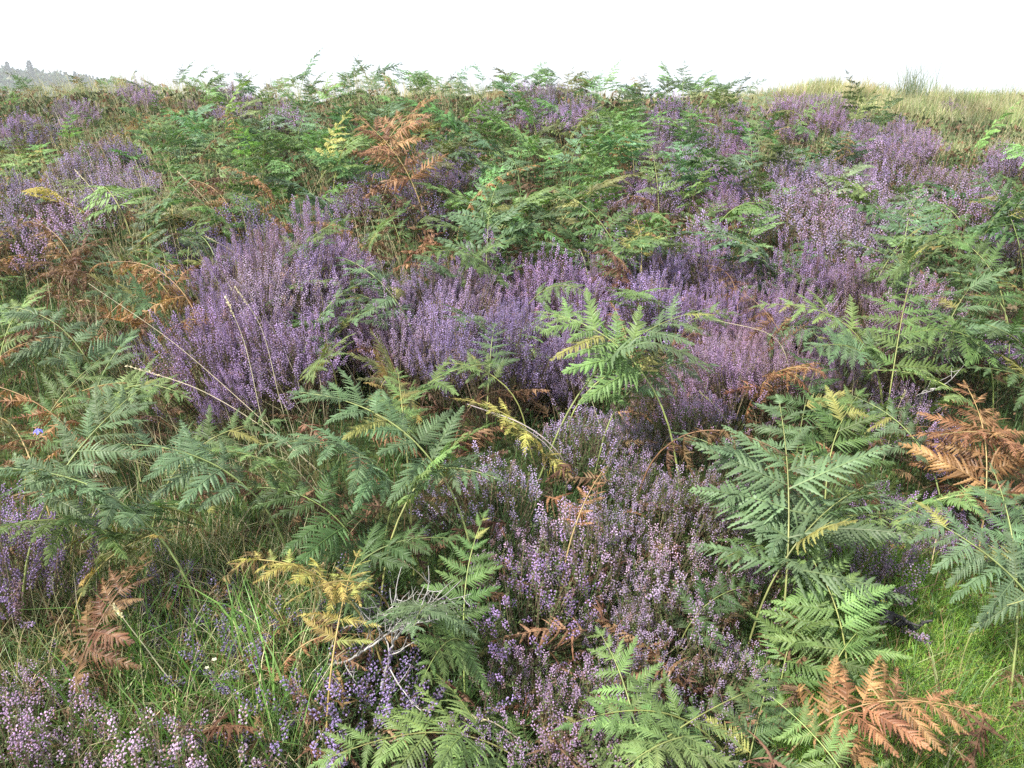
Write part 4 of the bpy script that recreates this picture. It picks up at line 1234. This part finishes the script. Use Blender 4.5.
for t in THINGS:
    if t['label']:
        t['o']['label'] = t['label']; continue
    noun = {'bracken': 'bracken', 'heather': 'heather bush'}[t['what']]
    # the landmark it is closest to that is not itself
    c = sorted(LM, key=lambda m: (m[0] - t['px']) ** 2 + ((m[1] - t['py']) * 1.2) ** 2)[0]
    desc = ' '.join(w for w in [t['size'] if t['size'] != 'skyline' else 'skyline', t['word'], noun] if w)
    keys.setdefault((desc, dirw(t['px'] - c[0], t['py'] - c[1]), c[2], c[0], c[1]), []).append(t)
for (desc, dw, ph, cx, cy), L in keys.items():
    L.sort(key=lambda t: (t['px'] - cx) ** 2 + (t['py'] - cy) ** 2)
    for i, t in enumerate(L):
        t['o']['label'] = desc + ' ' + dw + ' ' + ph + ('' if len(L) == 1 else (', ' + ORD[min(i, 11)] + (' one' if i == 0 else ' out')))
for t in THINGS:
    if t['what'] == 'bracken': t['o']['group'] = 'bracken plants across the slope'
    if t['what'] == 'heather': t['o']['group'] = 'heather bushes in flower'
    if t['what'] == 'heather': t['o']['category'] = 'heather'

# ------------------------------------------------------------------ the hazy air
hm, hn, hl = new_mat('moist_air')
ho = hn.new('ShaderNodeOutputMaterial'); pv = hn.new('ShaderNodeVolumePrincipled')
pv.inputs['Color'].default_value = (.93, .96, 1, 1); pv.inputs['Density'].default_value = 0.0012; pv.inputs['Anisotropy'].default_value = 0.2
hl.new(pv.outputs[0], ho.inputs['Volume'])
x0, x1, y0, y1, z0, z1 = -705, 705, -14, 565, -30, 45
V = np.array([[x, y, z] for x in (x0, x1) for y in (y0, y1) for z in (z0, z1)], float)
Q = np.array([[0, 1, 3, 2], [4, 6, 7, 5], [0, 4, 5, 1], [2, 3, 7, 6], [0, 2, 6, 4], [1, 5, 7, 3]])
o = link('haze', mk_mesh('haze', (V, np.ones((8, 3)), np.zeros((0, 3), int), Q), hm)); tag(o, 'pale moist air over the moor', None, None, 'stuff')

# ------------------------------------------------------------------ light
EL, AZ = R(48), R(215)        # sun behind the camera and to its left (compass angle of the light's source, from +x)
sd = bpy.data.lights.new('sun', 'SUN'); sd.energy = 4.6; sd.angle = R(1.2); sd.color = (1.0, .96, .88)
so = bpy.data.objects.new('sun', sd); COL.objects.link(so)
dirv = Vector((math.cos(EL) * math.cos(AZ), math.cos(EL) * math.sin(AZ), math.sin(EL)))
so.rotation_euler = dirv.to_track_quat('Z', 'Y').to_euler()
w = bpy.data.worlds.new('World'); SC.world = w; w.use_nodes = True
n = w.node_tree.nodes; l = w.node_tree.links; n.clear()
out = n.new('ShaderNodeOutputWorld'); bg = n.new('ShaderNodeBackground')
sky = n.new('ShaderNodeTexSky'); sky.sky_type = 'NISHITA'; sky.sun_disc = False
sky.sun_elevation = EL; sky.sun_rotation = R(90) - AZ
sky.dust_density = 3.0; sky.air_density = 1.0
mx = n.new('ShaderNodeMix'); mx.data_type = 'RGBA'; mx.inputs[0].default_value = 0.80
mx.inputs[7].default_value = (7.4, 7.9, 8.6, 1)      # bright thin cloud
l.new(sky.outputs[0], mx.inputs[6]); l.new(mx.outputs[2], bg.inputs[0]); bg.inputs[1].default_value = 0.10
l.new(bg.outputs[0], out.inputs[0])

vs = SC.view_settings
vs.view_transform = 'Standard'; vs.look = 'None'; vs.gamma = 1.0; vs.use_curve_mapping = False
vs.exposure = 1.03
SC.render.engine = 'CYCLES'
cy = SC.cycles
cy.max_bounces = 6; cy.diffuse_bounces = 4; cy.glossy_bounces = 2; cy.transmission_bounces = 4; cy.transparent_max_bounces = 4; cy.volume_bounces = 0
cy.use_denoising = False
